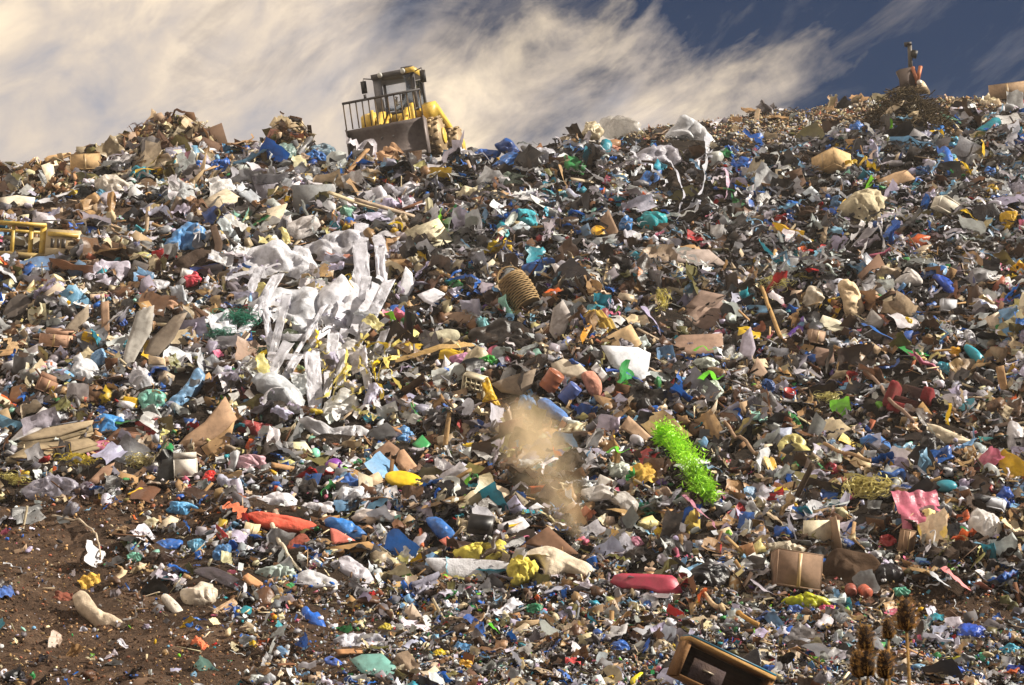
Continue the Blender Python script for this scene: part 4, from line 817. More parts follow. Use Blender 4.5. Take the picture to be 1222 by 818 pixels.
for i, (x, y, w, h, c, lab, short) in enumerate(((790, 372, 26, 36, 'd8cc70', 'pale yellow strip nest left of the reddish cardboard stack', 'the yellow strip nest'), (925, 350, 46, 36, 'd6d08c', 'cream yellow strip nest above the pale board', 'the cream strip nest'), (1036, 596, 82, 54, 'e2d68c', 'large cream yellow strip nest near the teal lid', 'the large cream nest'), (990, 482, 36, 22, 'd4cc88', 'pale shredded strips left of the red armchair', 'the pale shreds'), (1000, 425, 24, 16, 'd0c67c', 'small pale strip nest below the cream boards', 'the small pale nest'))):
    tangle(x, y, w, h, c, lab, short, 41+i, 80 if i != 2 else 130)
hs('rigid_strip', [(768, 376), (776, 392), (786, 408)], 9, 'b8b0d0', 'lavender curved edging left of the yellow strip nest', 'edging', 'the lavender edging', lift=.3)
for x, y, w, h, lab, short in ((842, 434, 30, 14, 'lime and white printed film below the orange framed card', 'the lime printed film'), (850, 468, 34, 26, 'lime and white striped film right of the large black bag', 'the lime striped film'), (740, 560, 36, 18, 'lime edged white pack left of the lime garland', 'the lime edged pack')):
    o = bag(x, y, w, h, 'd4dcd0', lab, short, crum=.2)
    P, N, s = frame_at(x, y, .5, .35); blobk = strip('lime_print', [(x-w*.4, y+h*.1), (x-w*.1, y-h*.25), (x+w*.15, y+h*.1), (x+w*.4, y-h*.1)], h*.3, rgb('6fd02c'), parent=o, lift=.5)
def garland():
    path, N = path3([(786, 534), (798, 536), (810, 550), (824, 572), (832, 590), (840, 602)], .35, 10); rr = np.random.default_rng(4); V = []; F = []
    for k in range(3800):
        i = rr.integers(0, len(path)-1); t_ = i/len(path); p = path[i]+(path[i+1]-path[i])*rr.random()+rr.normal(0, 1, 3)*np.array([.1+.12*t_, .09, .12+.1*(1-t_)])*(.6+.8*vn(path[i]*2.2, 8)); d = rr.normal(size=3); d /= np.linalg.norm(d); L = rr.uniform(.06, .26); q = np.cross(d, rr.normal(size=3)); q = q/np.linalg.norm(q)*.02
        b = len(V); V += [p-q, p+q, p+d*L]; F.append((b, b+1, b+2))
    V = np.array(V); L, c = local(V); o = link('tinsel_garland', mk_mesh('tinsel_garland', L, F, 'film'), None, rgb('aeee30')); o.location = c
    tag(o, 'fuzzy lime green garland draped in an arch above dark bags', 'garland'); mark(822, 552, 66, 84, 'the lime garland')
garland()
bag(722, 605, 62, 36, '221d19', 'large black bag below a white film right of the dust', 'the dusty black bag')
hb('plastic_film', [(694, 588), (708, 578), (730, 582), (752, 590), (762, 606), (748, 612), (728, 598), (708, 598)], 'c9c4be', 'white film lying over the dusty black bag', 'plastic film', 'the white dust film', crum=.22, bulge=.3, fwd=.4)
hp('rigid_sheet', [(708, 582), (716, 566), (738, 576), (728, 588)], 'c8c0b4', 'pale wedge shaped board above the white dust film', 'board', 'the pale wedge board', face=.6, fwd=.2)
tangle(772, 614, 34, 26, '2f9a80', 'teal netting below the lime garland', 'the teal netting', 60, 50, 'netting')
hs('pink_strap', [(814, 600), (832, 622), (846, 636), (857, 648)], 6, 'c88aa0', 'long dusty pink strap below the lime garland', 'strap', 'the dusty pink strap', lift=.35)
bag(760, 650, 22, 18, 'b5748c', 'dusky pink round bag above the red tray', 'the dusky pink bag')
bag(764, 666, 44, 24, '1f1b1a', 'black bag left of the shiny black bag', 'the flat black bag')
bag(848, 690, 54, 36, '1b1b20', 'shiny black bag right of the red tray', 'the shiny black bag', knot=(-4, -16), crum=.18, bulge=.7)
bag(826, 630, 22, 36, 'b0983a', 'mustard rag hanging below the pink strap', 'the mustard rag', mat='cloth')
hp('plastic_tray', [(728, 694), (733, 686), (742, 684), (772, 685), (802, 687), (807, 691), (815, 707), (796, 711), (770, 702), (742, 701)], 'b03450', 'crimson tray lying left of the shiny black bag', 'tray', 'the crimson tray', mat='hard', fwd=.3, face=.7, thick=.12, bend=.04)
# ------------------------------------------------------------------ ridge centre and right
for pts, c, lab, short in (([(558, 187), (574, 178), (596, 181), (594, 189), (574, 191)], '1e62b8', 'long deep blue bag lying on the ridge lip', 'the deep blue ridge bag'), ([(590, 172), (606, 166), (620, 180), (624, 192), (612, 188), (600, 181)], '1c58a8', 'folded blue bag at the top of the ridge lip', 'the folded blue bag'), ([(584, 207), (589, 195), (606, 181), (622, 185), (612, 196), (598, 208)], '2d7cd2', 'bright blue bag below the folded blue bag', 'the lower ridge blue bag')):
    hb('plastic_bag', pts, c, lab, 'plastic bag', short, bulge=.5, crum=.16, fwd=.3, face=.6)
hb('plastic_film', EL(612, 216, 34, 20), '8fa392', 'greenish clear film below the ridge blue bags', 'plastic film', 'the greenish clear film', mat='clear_film', crum=.15, bulge=.4)
hb('cloth_rag', [(614, 250), (632, 251), (642, 257), (640, 270), (628, 268), (618, 262)], '2fa4b4', 'turquoise cloth lying on the dark upper slope', 'cloth', 'the turquoise cloth', mat='cloth', bulge=.35, crum=.12)
bag(600, 278, 15, 13, '4fb4bc', 'small turquoise scrap left of the white box lid', 'the turquoise scrap')
hp('paper_sheet', [(610, 272), (622, 264), (636, 272), (624, 280)], 'c4d4dc', 'pale blue lid lying below the turquoise cloth', 'lid', 'the pale blue lid')
bag(645, 188, 34, 26, 'b8b8c0', 'greyish white bag on the ridge right of the blue bags', 'the greyish ridge bag')
bag(706, 156, 24, 22, 'd6c8a8', 'cream crumpled sack on the skyline', 'the cream skyline sack', fwd=.3)
hb('plastic_film', [(716, 158), (722, 144), (744, 140), (764, 148), (760, 160), (736, 164)], 'c8c4bc', 'clear glinting film heaped on the skyline', 'plastic film', 'the glinting skyline film', mat='clear_film', crum=.25, bulge=.6, fwd=.3)
hp('cardboard_piece', [(712, 176), (730, 172), (744, 178), (736, 184), (716, 184)], 'a8694c', 'reddish brown board below the cream skyline sack', 'board', 'the reddish ridge board')
hb('plastic_jug', [(704, 276), (712, 270), (722, 274), (724, 284), (712, 288), (704, 284)], 'e0a81c', 'bright yellow jug standing left of the blue bag', 'jug', 'the yellow jug', bulge=.8, crum=.05, mat='hard', fwd=.3, smooth=True)
hp('cardboard_piece', [(716, 262), (726, 250), (738, 276), (730, 290)], '9c7a5a', 'tan upright board right of the yellow jug', 'cardboard', 'the tan upright board', face=.8)
hp('rigid_sheet', [(692, 272), (702, 266), (708, 288), (700, 296)], '4d6f8c', 'slate blue upright panel left of the yellow jug', 'panel', 'the slate blue panel', face=.8)
bag(747, 272, 17, 25, '3d82c4', 'blue bag between the tan board and the teal bag', 'the blue standing bag', face=.7)
bag(779, 266, 36, 24, '2ba0a8', 'rounded teal bag on the dark upper slope', 'the rounded teal bag', knot=(-14, -4), crum=.12, bulge=.8)
hb('plastic_film', [(788, 170), (800, 154), (812, 141), (822, 140), (840, 152), (856, 170), (858, 186), (840, 180), (822, 168), (808, 164)], 'd6d8dc', 'white film peaked like a tent on the ridge lip', 'plastic film', 'the white tent film', bulge=.3, crum=.14, face=.7, fwd=.35)
hp('rigid_sheet', [(806, 164), (814, 150), (824, 158), (818, 166)], '2a5f70', 'dark teal panel beneath the white tent film', 'panel', 'the dark teal panel', face=.8, fwd=.55)
for i, (pts, w, lab) in enumerate((([(846, 170), (843, 200), (838, 232), (832, 262)], 9, 'long white film ribbon hanging straight down from the tent film'), ([(790, 196), (806, 214), (816, 244), (806, 276)], 8, 'looping white film ribbon left of the long ribbon'), ([(800, 268), (822, 258), (836, 246)], 9, 'white film ribbon curling below the loops'), ([(754, 190), (764, 204), (758, 220)], 8, 'short white film ribbon near the blue film'),
    ([(864, 210), (868, 228), (864, 248)], 8, 'pinkish white ribbon hanging right of the long ribbon'), ([(824, 205), (838, 196), (850, 192)], 7, 'bent white ribbon near the tent film'), ([(690, 205), (706, 216), (722, 226)], 6, 'thin grey ribbon on the dark upper slope'), ([(668, 205), (672, 222), (678, 236)], 6, 'tan dangling ribbon below the ridge lip'))):
    hs('film_ribbon', pts, w, ('d0d2da', 'c8c8d2', 'c6c8d0', 'd2d2da', 'd8b8cc', 'ccccd4', 'a8a8ae', 'b8966c')[i], lab, 'film ribbon', ('the long hanging ribbon', 'the looping ribbon', 'the curling ribbon', 'the short ribbon', 'the pinkish ribbon', 'the bent ribbon', 'the thin grey ribbon', 'the tan ribbon')[i], lift=.35, twist=.25)
hb('plastic_film', [(764, 218), (770, 204), (782, 208), (790, 203), (784, 218), (774, 224)], '2f6cb4', 'deep blue film left of the looping ribbon', 'plastic film', 'the deep blue film', crum=.14, bulge=.3)
hb('plastic_film', [(745, 196), (770, 178), (800, 174), (815, 184), (800, 200), (770, 204)], 'a9a6b0', 'grey lavender film below the tent film', 'plastic film', 'the grey lavender film', crum=.26, bulge=.3)
hp('rigid_sheet', [(780, 306), (800, 300), (846, 298), (868, 316), (850, 318), (806, 314)], '9c8a80', 'greyish brown sheet lying below the hanging ribbons', 'sheet', 'the greyish brown sheet', face=.4, bend=.08)
boxhero(993, 208, 36, 30, 22, (-8, -10, -52), 'd2a860', 'tan carton with a sunlit face on the upper slope', 'the sunlit carton', hpx=28)
hp('cardboard_piece', [(1045, 216), (1068, 206), (1082, 203), (1092, 213), (1062, 225)], 'b58c5c', 'flattened tan carton right of the sunlit carton', 'cardboard', 'the flattened tan carton', face=.5, thick=.06)
hb('woven_sack', [(1001, 254), (1012, 238), (1030, 228), (1048, 225), (1056, 242), (1050, 264), (1032, 274), (1014, 264)], 'bdb08e', 'large beige sack bulging above the trailing film ribbons', 'sack', 'the large beige sack', mat='cloth', bulge=.7, crum=.2, fwd=.2)
for i, pts in enumerate(([(1030, 272), (1022, 288), (1008, 304)], [(1040, 274), (1036, 292), (1030, 312)], [(1050, 268), (1053, 290), (1056, 312)])):
    hs('film_ribbon', pts, 8, 'c4c0c0', ('film ribbon trailing downhill at an angle from the beige sack', 'film ribbon trailing beneath the middle of the beige sack', 'film ribbon trailing from the sunny end of the beige sack')[i], 'film ribbon', ('the angled sack ribbon', 'the middle sack ribbon', 'the sunny sack ribbon')[i], lift=.3, twist=.3)
def styro():
    e, s = stand('foam_crate', 1128, 258, (8, 22, 20), .1); w, d, h = 34*s, 16*s, 15*s; c = rgb('d4cdbc'); t = .06
    b = MB(); b.box((0, 0, t/2), (w, d, t))
    for sx in (-1, 1): b.box((sx*(w/2-t/2), 0, h/2+t/2), (t, d, h-t)); b.box((0, sx*(d/2-t/2), h/2+t/2), (w-2*t, t, h-t))
    b.build('crate_body', 'foam', e, c); MB().box((.1, 0, h+.04), (w*.96, d, .06), rotm(ry=6)).build('lid', 'foam', e, c); tag(e, 'off white crate tilted downhill right of the beige sack', 'crate'); mark(1128, 246, 40, 30, 'the off white crate')
styro()
for pts, w, lab, short in (([(1149, 258), (1158, 264), (1168, 275)], 11, 'yellow rag right of the off white crate', 'the yellow rag'), ([(1138, 198), (1148, 204), (1158, 216)], 9, 'yellow strip above the off white crate', 'the yellow strip'), ([(1167, 170), (1173, 182), (1176, 196)], 9, 'yellow strip among blue bags at the top', 'the top yellow strip'), ([(1108, 166), (1118, 163), (1126, 168)], 8, 'yellow scrap beneath the brush heap', 'the brush heap scrap')):
    hs('yellow_film', pts, w, 'dcb41c', lab, 'film strip', short, lift=.3, twist=.2)
hb('plastic_film', [(1192, 256), (1204, 252), (1214, 254), (1209, 270), (1199, 283), (1196, 270)], 'd8ac18', 'bright yellow film hanging near the edge of the slope', 'plastic film', 'the hanging yellow film', bulge=.35, crum=.16, face=.7)
for i, (x, y, w, h, c, lab, short) in enumerate(((911, 218, 26, 25, '4a86b4', 'dull blue knotted bag left of the sunlit carton', 'the dull blue knotted bag'), (945, 248, 20, 17, '2f6fc0', 'bright blue bag below the dull blue knotted bag', 'the bright lower bag'), (998, 245, 19, 24, '3c6c94', 'steel blue bag left of the beige sack', 'the steel blue bag'), (1119, 156, 18, 16, '2e7cd0', 'bright blue bag right of the brush heap', 'the bright brush bag'),
    (1140, 172, 22, 16, '5aa6c8', 'aqua bag above the yellow strip', 'the aqua bag'), (1181, 206, 13, 13, '2f74c8', 'small blue bag near the yellow strip', 'the small blue bag'), (1130, 190, 24, 15, '6fb4cc', 'pale aqua bag left of the yellow strip', 'the pale aqua bag'), (1022, 152, 20, 13, '3c78c8', 'blue bag left of the brush heap', 'the blue brush bag'), (1145, 183, 20, 13, 'd4dce0', 'round white bag amid aqua bags', 'the round white bag'), (1100, 205, 22, 14, '3a6ea0', 'navy blue bag right of the flattened carton', 'the navy blue bag'))):
    bag(x, y, w, h, c, lab, short, knot=(0, -h*.4) if i % 2 == 0 else None)
hp('paper_sheet', [(957, 230), (968, 222), (981, 234), (970, 242)], 'd0dce4', 'white square board left of the steel blue bag', 'board', 'the white square board', face=.6)
# brush heap and the scrap machine on it
def brush():
    rr = np.random.default_rng(9); c0 = at(1092, 150); c0 = np.array([c0[0], 88.0, ground(c0[0], 88.0)]); VV = []; FF = []; b = 0
    for k in range(520):
        a = rr.uniform(0, 6.28); q = math.sqrt(rr.random()); x = c0[0]+2.1*q*math.cos(a); y = c0[1]+1.7*q*math.sin(a)-.5; z = float(ground(x, y))+rr.uniform(-.1, .7)*(1-.5*q)+.15*(k % 3)
        d = rr.normal(size=3)*np.array([1, 1, .45]); d /= np.linalg.norm(d); L = rr.uniform(.5, 1.5); m = MB(); p = np.array([x, y, z]); j = rr.normal(0, .12, 3); m.tube([p-d*L/2, p+j, p+d*L/2+j*.5], [.03, .022, .006], 4, False)
        VV.append(np.array(m.V)); FF += [[i+b for i in f] for f in m.F]; b += len(m.V)
    V = np.concatenate(VV); L, c = local(V); o = link('brush_heap', mk_mesh('brush_heap', L, FF, 'wood'), None, rgb('4a3d24')); o.location = c; tag(o, 'brown heap of cut branches on the top of the slope', 'brush heap'); mark(1092, 135, 90, 50, 'the brush heap')
    hp('plank', [(1050, 140), (1062, 128), (1079, 120), (1076, 127), (1058, 139)], 'd0b890', 'pale board lying on the brush heap', 'board', 'the pale brush board', fwd=.5, face=.6)
brush()
def scrap_machine():
    s = 89/FPX; x0 = (1090-W0/2)/FPX*89*1.03; z0 = min(CAMZ+89*elev(109), float(ground(x0, 88.6))+.95); e = empty('scrap_machine', (x0, 89, z0), (0, R(3), R(-12)))
    def px(dx, dy): return (dx*s, -dy*s)
    b = MB(); poly = [px(-17, -4), px(-13, -6), px(-14, -16), px(-18, -24), px(-13, -27), px(2, -30), px(8, -10), px(6, 2), px(-12, 3)]; b.prism([(p[0], p[1]) for p in poly], .35, TM(0, 0, 0, 90, 0, 0)); b.build('body_panel', 'steel', e, rgb('4f4440'))
    MB().tube([(0*s, -.05, 26*s), (-1*s, -.05, 44*s), (-2*s, -.05, 60*s)], .11, 8).build('mast', 'steel', e, rgb('57524a')); MB().box((0, 0, 0), (9*s, .25, 4*s), TM(-4*s, -.05, 60*s, 0, -8, 0)).build('mast_head', 'steel', e, rgb('2c2c2c')); MB().box((0, 0, 0), (7*s, .22, 9*s), TM(4*s, -.05, 47*s, 0, 14, 0)).build('lamp_box', 'steel', e, rgb('26241f'))
    for a, c in (((2, 29), (12, 2)), ((12, 30), (8, 8))): MB().tube([(a[0]*s, -.22, a[1]*s), (c[0]*s, -.25, c[1]*s)], .1, 6).build('brace', 'steel', e, rgb('a5603c'))
    b = MB(); b.prism([px(4, 2), px(12, -12), px(16, -10), px(24, 3)], .5, TM(0, -.1, 0, 90, 0, 0)); b.build('foot_plate', 'steel', e, rgb('b09a7c')); MB().lathe([(0, 0), (3*s, 0), (3.4*s, .05), (0, .06)], 12, TM(11*s, -.36, 8*s, 90, 0, 0)).build('hub_disc', 'steel', e, rgb('cfc8bc'))
    tag(e, 'rusty broken machine with an upright dark mast standing on the brush heap', 'scrap machine'); mark(1091, 80, 36, 60, 'the rusty machine')
scrap_machine()
boxhero(1203, 121, 42, 20, 18, (0, -3, -16), 'a5835a', 'wide closed tan carton standing on the skyline', 'the skyline carton')
# ------------------------------------------------------------------ right middle
hb('stuffed_sack', [(1000, 340), (1012, 332), (1026, 350), (1031, 372), (1026, 390), (1015, 396), (1008, 372), (1004, 356)], 'd8bd94', 'cream stuffed sack standing right of the cream strip nest', 'sack', 'the cream stuffed sack', mat='cloth', bulge=.7, crum=.16, face=.8, fwd=.2)
bag(970, 356, 24, 34, 'd8ccb8', 'cream white hanging bag right of the cream strip nest', 'the cream hanging bag', face=.7)
hp('rigid_sheet', [(972, 394), (982, 376), (1000, 382), (1014, 392), (992, 398)], 'd6cfae', 'pale yellowish board below the cream hanging bag', 'board', 'the pale yellowish board', face=.4)
boxhero(972, 412, 18, 14, 15, (5, 10, 15), 'b08c6c', 'small tan carton below the pale yellowish board', 'the small tan carton')
hp('cardboard_piece', [(966, 426), (974, 414), (994, 418), (996, 432), (980, 438)], '7f6250', 'brown board below the small tan carton', 'cardboard', 'the brown board below')
hp('rigid_sheet', [(1030, 388), (1040, 368), (1056, 384), (1050, 392)], '8c8680', 'grey wedge board right of the cream stuffed sack', 'board', 'the grey wedge board', face=.6)
hb('pillow', [(1066, 338), (1076, 328), (1084, 320), (1100, 332), (1098, 340), (1080, 340)], 'd8d2cc', 'white pillow lying above the black lump', 'pillow', 'the white pillow', mat='cloth', bulge=.6, crum=.06, fwd=.25)
bag(1098, 351, 24, 20, '262324', 'black lump of plastic right of the white pillow', 'the black lump')
hb('plastic_film', [(1112, 330), (1124, 328), (1140, 340), (1148, 356), (1140, 362), (1128, 346)], '2f56b8', 'royal blue curved film right of the black lump', 'plastic film', 'the royal curved film', crum=.12, bulge=.4)
boxhero(1131, 374, 18, 10, 14, (0, 6, 10), 'c8ccd4', 'small white crate below the royal curved film', 'the small white crate', tape=False, name='plastic_crate', cat='crate')
bag(1083, 388, 12, 17, 'e8c41c', 'small bright yellow bag above the red armchair', 'the small yellow bag', face=.7)
hs('blue_strap', [(1030, 392), (1046, 402), (1066, 412)], 6, '2f6ec0', 'bright blue strap above the red armchair', 'strap', 'the bright blue strap')
def armchair():
    e, s = stand('armchair', 1076, 482, (-14, 20, -24), -.42); c = rgb('781c20'); dk = rgb('34201e'); w = 44*s
    def cush(name, c0, d, col, M=None):
        V, F = ico(3); V = np.sign(V)*np.abs(V)**.35*np.array(d)/2+np.array(c0); V = V+.05*(fbm(V*3+d[0], 5)[:, None]-.5); b = MB(); b.add(V, F, M); return b.build(name, 'cloth', e, col, True)
    cush('backrest', (.05, .3, w*.75), (w*1.0, .35, w*.7), dk, rotm(rx=-10)); cush('seat', (.05, -.1, w*.32), (w*.8, w*.7, .3), rgb('4a2620'))
    cush('armrest', (-w*.42, -.2, w*.42), (.3, w*.7, w*.8), c); cush('armrest', (w*.48, -.15, w*.72), (.34, w*.6, w*.42), c); cush('front_rail', (0, -w*.4, w*.08), (w*.75, .25, .36), rgb('7d181c'))
    for x, y in ((-.35, -.3), (.4, -.3), (-.35, .3), (.4, .3)): MB().tube([(x*w, y*w, -.22), (x*w, y*w, .05)], .05, 6).build('leg', 'wood', e, rgb('2c1a10'))
    tag(e, 'dark red armchair lying wrecked and tilted in the slope', 'armchair'); mark(1076, 455, 76, 76, 'the red armchair')
armchair()
hb('plastic_bottle', [(1150, 414), (1158, 414), (1170, 424), (1177, 434), (1172, 442), (1164, 434)], '2fa0b4', 'turquoise bottle lying right of the red armchair', 'bottle', 'the turquoise bottle', bulge=.8, crum=.04, mat='hard', fwd=.3, smooth=True)
bag(1158, 404, 14, 22, 'dcdce0', 'narrow white bag above the turquoise bottle', 'the narrow white bag', rot=-35)
bag(1139, 419, 14, 13, 'e0a41c', 'orange yellow scrap right of the red armchair', 'the orange yellow scrap')
bag(1128, 440, 20, 13, '3fa0b8', 'aqua scrap beside the red armchair', 'the aqua scrap', rot=35)
hp('plank', [(1188, 438), (1198, 436), (1204, 470), (1194, 474)], 'b0803c', 'upright ochre plank near the edge of the slope', 'plank', 'the upright ochre plank', face=.8)
ht('metal_pole', [(1026, 448), (1046, 470), (1066, 494), (1090, 520)], 4.5, '8c7464', 'long brown pole lying diagonally below the red armchair', 'pole', 'the long brown pole', lift=.4)
ht('wooden_batten', [(862, 512), (885, 542), (905, 562)], 4.5, '9a7f66', 'long thin batten lying diagonally left of the yellow bag', 'batten', 'the long thin batten', lift=.4)
ht('wooden_batten', [(905, 350), (918, 382), (932, 420)], 5, 'b28f5c', 'pale tan batten leaning below the cream strip nest', 'batten', 'the pale tan batten', lift=.4)
ht('wooden_batten', [(980, 545), (1010, 558), (1040, 568)], 4.5, 'b0906c', 'thin tan batten below the pale yellow bag', 'batten', 'the thin tan batten', lift=.4)
bag(983, 461, 42, 20, '26252e', 'navy black cloth bundle left of the long brown pole', 'the navy cloth bundle', mat='cloth')
bag(915, 463, 18, 24, '2c5a9c', 'deep blue bag below the small tan box', 'the deep blue bag', face=.7)
hp('cardboard_piece', [(893, 448), (904, 426), (916, 444), (908, 452)], 'a5866a', 'tan folded box left of the deep blue bag', 'cardboard', 'the tan folded box', face=.6)
hp('rigid_sheet', [(880, 430), (886, 400), (896, 390), (902, 416), (896, 432)], 'b0a4b4', 'lavender grey sheet standing above the tan folded box', 'sheet', 'the lavender grey sheet', face=.7)
hb('cloth_rag', [(1086, 510), (1104, 506), (1130, 514), (1160, 526), (1164, 534), (1136, 530), (1108, 522)], 'd2c2a4', 'long cream cloth lying above the black loop', 'cloth', 'the long cream cloth', mat='cloth', bulge=.4, crum=.1)
bag(1212, 524, 26, 42, 'd6d2d4', 'round white sack at the edge of the slope', 'the round white sack', crum=.1)
hs('teal_strip', [(1168, 533), (1186, 531), (1206, 530)], 10, '226c6c', 'dark teal strip left of the round white sack', 'strip', 'the dark teal strip', mat='hard')
hb('plastic_film', [(922, 540), (934, 524), (952, 518), (966, 534), (968, 548), (950, 540)], 'e0d488', 'pale yellow crumpled bag in the lower slope', 'plastic bag', 'the pale yellow bag', crum=.2, bulge=.4, fwd=.25)
hb('cloth_rag', [(1026, 524), (1044, 518), (1058, 526), (1064, 536), (1050, 536), (1036, 532)], '2a74c0', 'bright blue folded rag above the large cream nest', 'rag', 'the bright folded rag', mat='cloth', bulge=.4, crum=.1, fwd=.25)
bag(1112, 532, 36, 28, '1d1a1c', 'black looped bag above the teal lid', 'the black looped bag', crum=.25)
bag(1085, 538, 18, 17, 'c8d8e4', 'small pale blue white bag left of the black looped bag', 'the pale white bag')
hb('tub_cover', EL(1128, 580, 28, 13, 0, 10, .05), '2f8090', 'teal domed lid right of the large cream nest', 'lid', 'the teal lid', bulge=.6, crum=.02, mat='hard', smooth=True, fwd=.25)
boxhero(1184, 610, 26, 16, 12, (-10, 14, -28), 'e0e4ec', 'white carton with a blue bag beside it', 'the white carton', tape=False, name='food_carton', cat='carton')
bag(1201, 596, 26, 24, '2f62c0', 'royal blue bag behind the white carton', 'the royal blue carton bag', rot=40)
bag(1176, 628, 40, 42, 'd8d4d0', 'large dented white bag below the white carton', 'the large dented bag', crum=.16)
bag(995, 560, 26, 14, 'c84a5c', 'red pink pack below the pale yellow bag', 'the red pink pack', rot=20)
boxhero(948, 706, 56, 30, 42, (-6, 8, 8), '8c6a4c', 'large dusty brown carton standing at the foot of the slope', 'the dusty foot carton', hpx=48)
bag(935, 655, 52, 16, 'd0c4ac', 'cream film lying on the top of the dusty carton', 'the cream carton film', fwd=.4)
boxhero(1080, 662, 16, 12, 26, (4, 10, 14), '8f6a44', 'narrow upright brown carton right of the soil mound', 'the narrow brown carton')
bag(1058, 646, 22, 14, 'a8282c', 'red plastic scrap left of the narrow carton', 'the red plastic scrap')
bag(1060, 686, 38, 26, '1e1d24', 'black bag half buried in soil', 'the buried black bag', bulge=.7, crum=.12)
hb('soil_boulder', EL(1016, 682, 64, 52), '3d2d20', 'brown lump of compacted soil right of the dusty carton', 'soil lump', 'the soil lump', mat='foam', bulge=.6, crum=.18, fwd=0)
hs('pink_foam', [(1124, 686), (1138, 698), (1158, 716)], 9, 'd88a8c', 'long pink foam strip on the bare soil bank', 'foam strip', 'the pink foam strip', mat='foam')
hs('film_strip', [(1108, 690), (1120, 700), (1134, 710)], 8, 'd4d8de', 'white film strip left of the pink foam strip', 'film strip', 'the white bank strip')
drum(1036, 717, 15, 13, (-60, 10, 30), 'b5604a', 'terracotta coloured pot lying at the foot of the soil lump', 'the terracotta pot', 'plant_pot', 'pot', '3a2018')
drum(1016, 716, 14, 12, (-50, -20, -20), '8f4a3c', 'dull red pot left of the terracotta pot', 'the dull red pot', 'plant_pot', 'pot', '2f1a14')
bag(1076, 706, 20, 11, '5fb49a', 'mint green film beside the terracotta pot', 'the mint pot film')
bag(963, 718, 48, 14, 'd4d828', 'bright lime yellow bag at the foot of the dusty carton', 'the lime yellow bag')
bag(950, 727, 26, 10, '3f6cc0', 'flat blue bag below the lime yellow bag', 'the flat blue bag')
bag(985, 727, 22, 11, 'd84878', 'bright magenta bag right of the lime yellow bag', 'the magenta bag')
# ------------------------------------------------------------------ bottom
for x, y, w, h, c, lab, short in ((1158, 757, 42, 26, '2a58c4', 'twisted royal blue bag right of the teasels', 'the twisted royal bag'), (1134, 801, 40, 12, '2a58c0', 'flat royal blue bag below the yellow pack', 'the flat royal bag'), (1212, 800, 26, 14, '2c50b8', 'dark royal blue bag at the bottom corner', 'the corner royal bag'), (1146, 788, 26, 10, 'b4b028', 'mustard yellow pack right of the teasels', 'the mustard pack'), (1205, 775, 28, 14, '3f9ab4', 'turquoise flat bag above the corner bag', 'the turquoise corner bag'), (1172, 784, 16, 12, '5fc49c', 'mint scrap right of the mustard pack', 'the mint scrap'),
    (713, 760, 18, 16, '2a66bc', 'blue bag below the crimson tray', 'the blue tray bag'), (740, 772, 20, 20, '2f6cc4', 'brighter blue bag left of the wrecked dresser', 'the blue dresser bag'), (552, 773, 20, 14, '2f86c0', 'azure bag in the fine litter', 'the azure bag'), (460, 750, 18, 11, 'e0cc3c', 'yellow bag in the fine litter', 'the yellow litter bag'), (525, 781, 18, 12, 'dcc01c', 'bright yellow scrap right of the azure pieces', 'the bright yellow litter scrap'), (556, 793, 18, 9, 'e0a82c', 'amber scrap in the fine litter', 'the amber scrap'), (500, 786, 26, 11, '1f2434', 'navy bag right of the teal pane', 'the navy bag'), (636, 727, 22, 12, '2f7f5a', 'dark green bag in the fine litter', 'the dark green bag')):
    bag(x, y, w, h, c, lab, short)
hs('green_strip', [(585, 755), (591, 762), (596, 768)], 5, '5fd02c', 'lime strip lying in the fine litter', 'strip', 'the lime strip')
hb('plastic_sheet', [(359, 730), (365, 723), (373, 731), (381, 732), (392, 756), (386, 761), (371, 746)], '2a6ac8', 'torn bright blue sheet lying on the brown dirt', 'plastic sheet', 'the torn blue sheet', bulge=.2, crum=.1, face=.6, fwd=.15)
hp('glass_sheet', [(418, 787), (432, 781), (456, 780), (476, 799), (462, 809), (432, 803)], '6ea59c', 'teal translucent pane lying at the bottom edge', 'pane', 'the teal pane', face=.45, mat='hard', fwd=.15)
bag(425, 766, 60, 24, 'c9c9d2', 'crumpled white film above the teal pane', 'the white pane film', crum=.28, bulge=.3)
hp('plank', [(400, 775), (432, 774), (434, 779), (404, 781)], 'b0742c', 'short ochre plank above the teal pane', 'plank', 'the short ochre plank')
hb('plastic_scrap', EL(398, 790, 22, 10, 25), '3a66c0', 'blue and yellow pack left of the teal pane', 'pack', 'the blue yellow pack', mat='hard', bulge=.3)
def dresser():
    e, s = stand('dresser', 852, 839, (0, 24, 14), .15); w = 118*s; c = rgb('7a5836')
    MB().box((0, 0, .62), (w, .5, .07)).build('top_board', 'wood', e, rgb('b08a54')); MB().box((0, -.02, .675), (w*.98, .46, .03)).build('top_veneer', 'hard', e, rgb('1f5f78'))
    MB().box((-w/2+.04, 0, .28), (.07, .46, .6)).build('side_panel', 'wood', e, c); MB().box((w/2-.04, 0, .28), (.07, .46, .6)).build('side_panel', 'wood', e, c); MB().box((0, .22, .28), (w*.92, .03, .6)).build('back_panel', 'wood', e, rgb('4a3626'))
    d = MB().box((-.3, -.2, .2), (w*.36, .05, .34)).build('drawer_front', 'cloth', e, rgb('3a3034')); MB().box((-.3, -.24, .24), (.2, .03, .03)).build('handle', 'metal', d, rgb('8a8070'))
    MB().box((0, 0, 0), (w*.92, .46, .05)).build('bottom_board', 'wood', e, c); tag(e, 'wrecked wooden dresser with a teal top sunk in the litter', 'dresser'); mark(850, 795, 110, 50, 'the wrecked dresser')
dresser()
hb('plastic_sheet', [(866, 793), (884, 786), (905, 774), (907, 806), (888, 802)], '1e1c20', 'black plastic sheet standing above the wrecked dresser', 'plastic sheet', 'the black dresser sheet', bulge=.1, crum=.05, face=.7, fwd=.3)
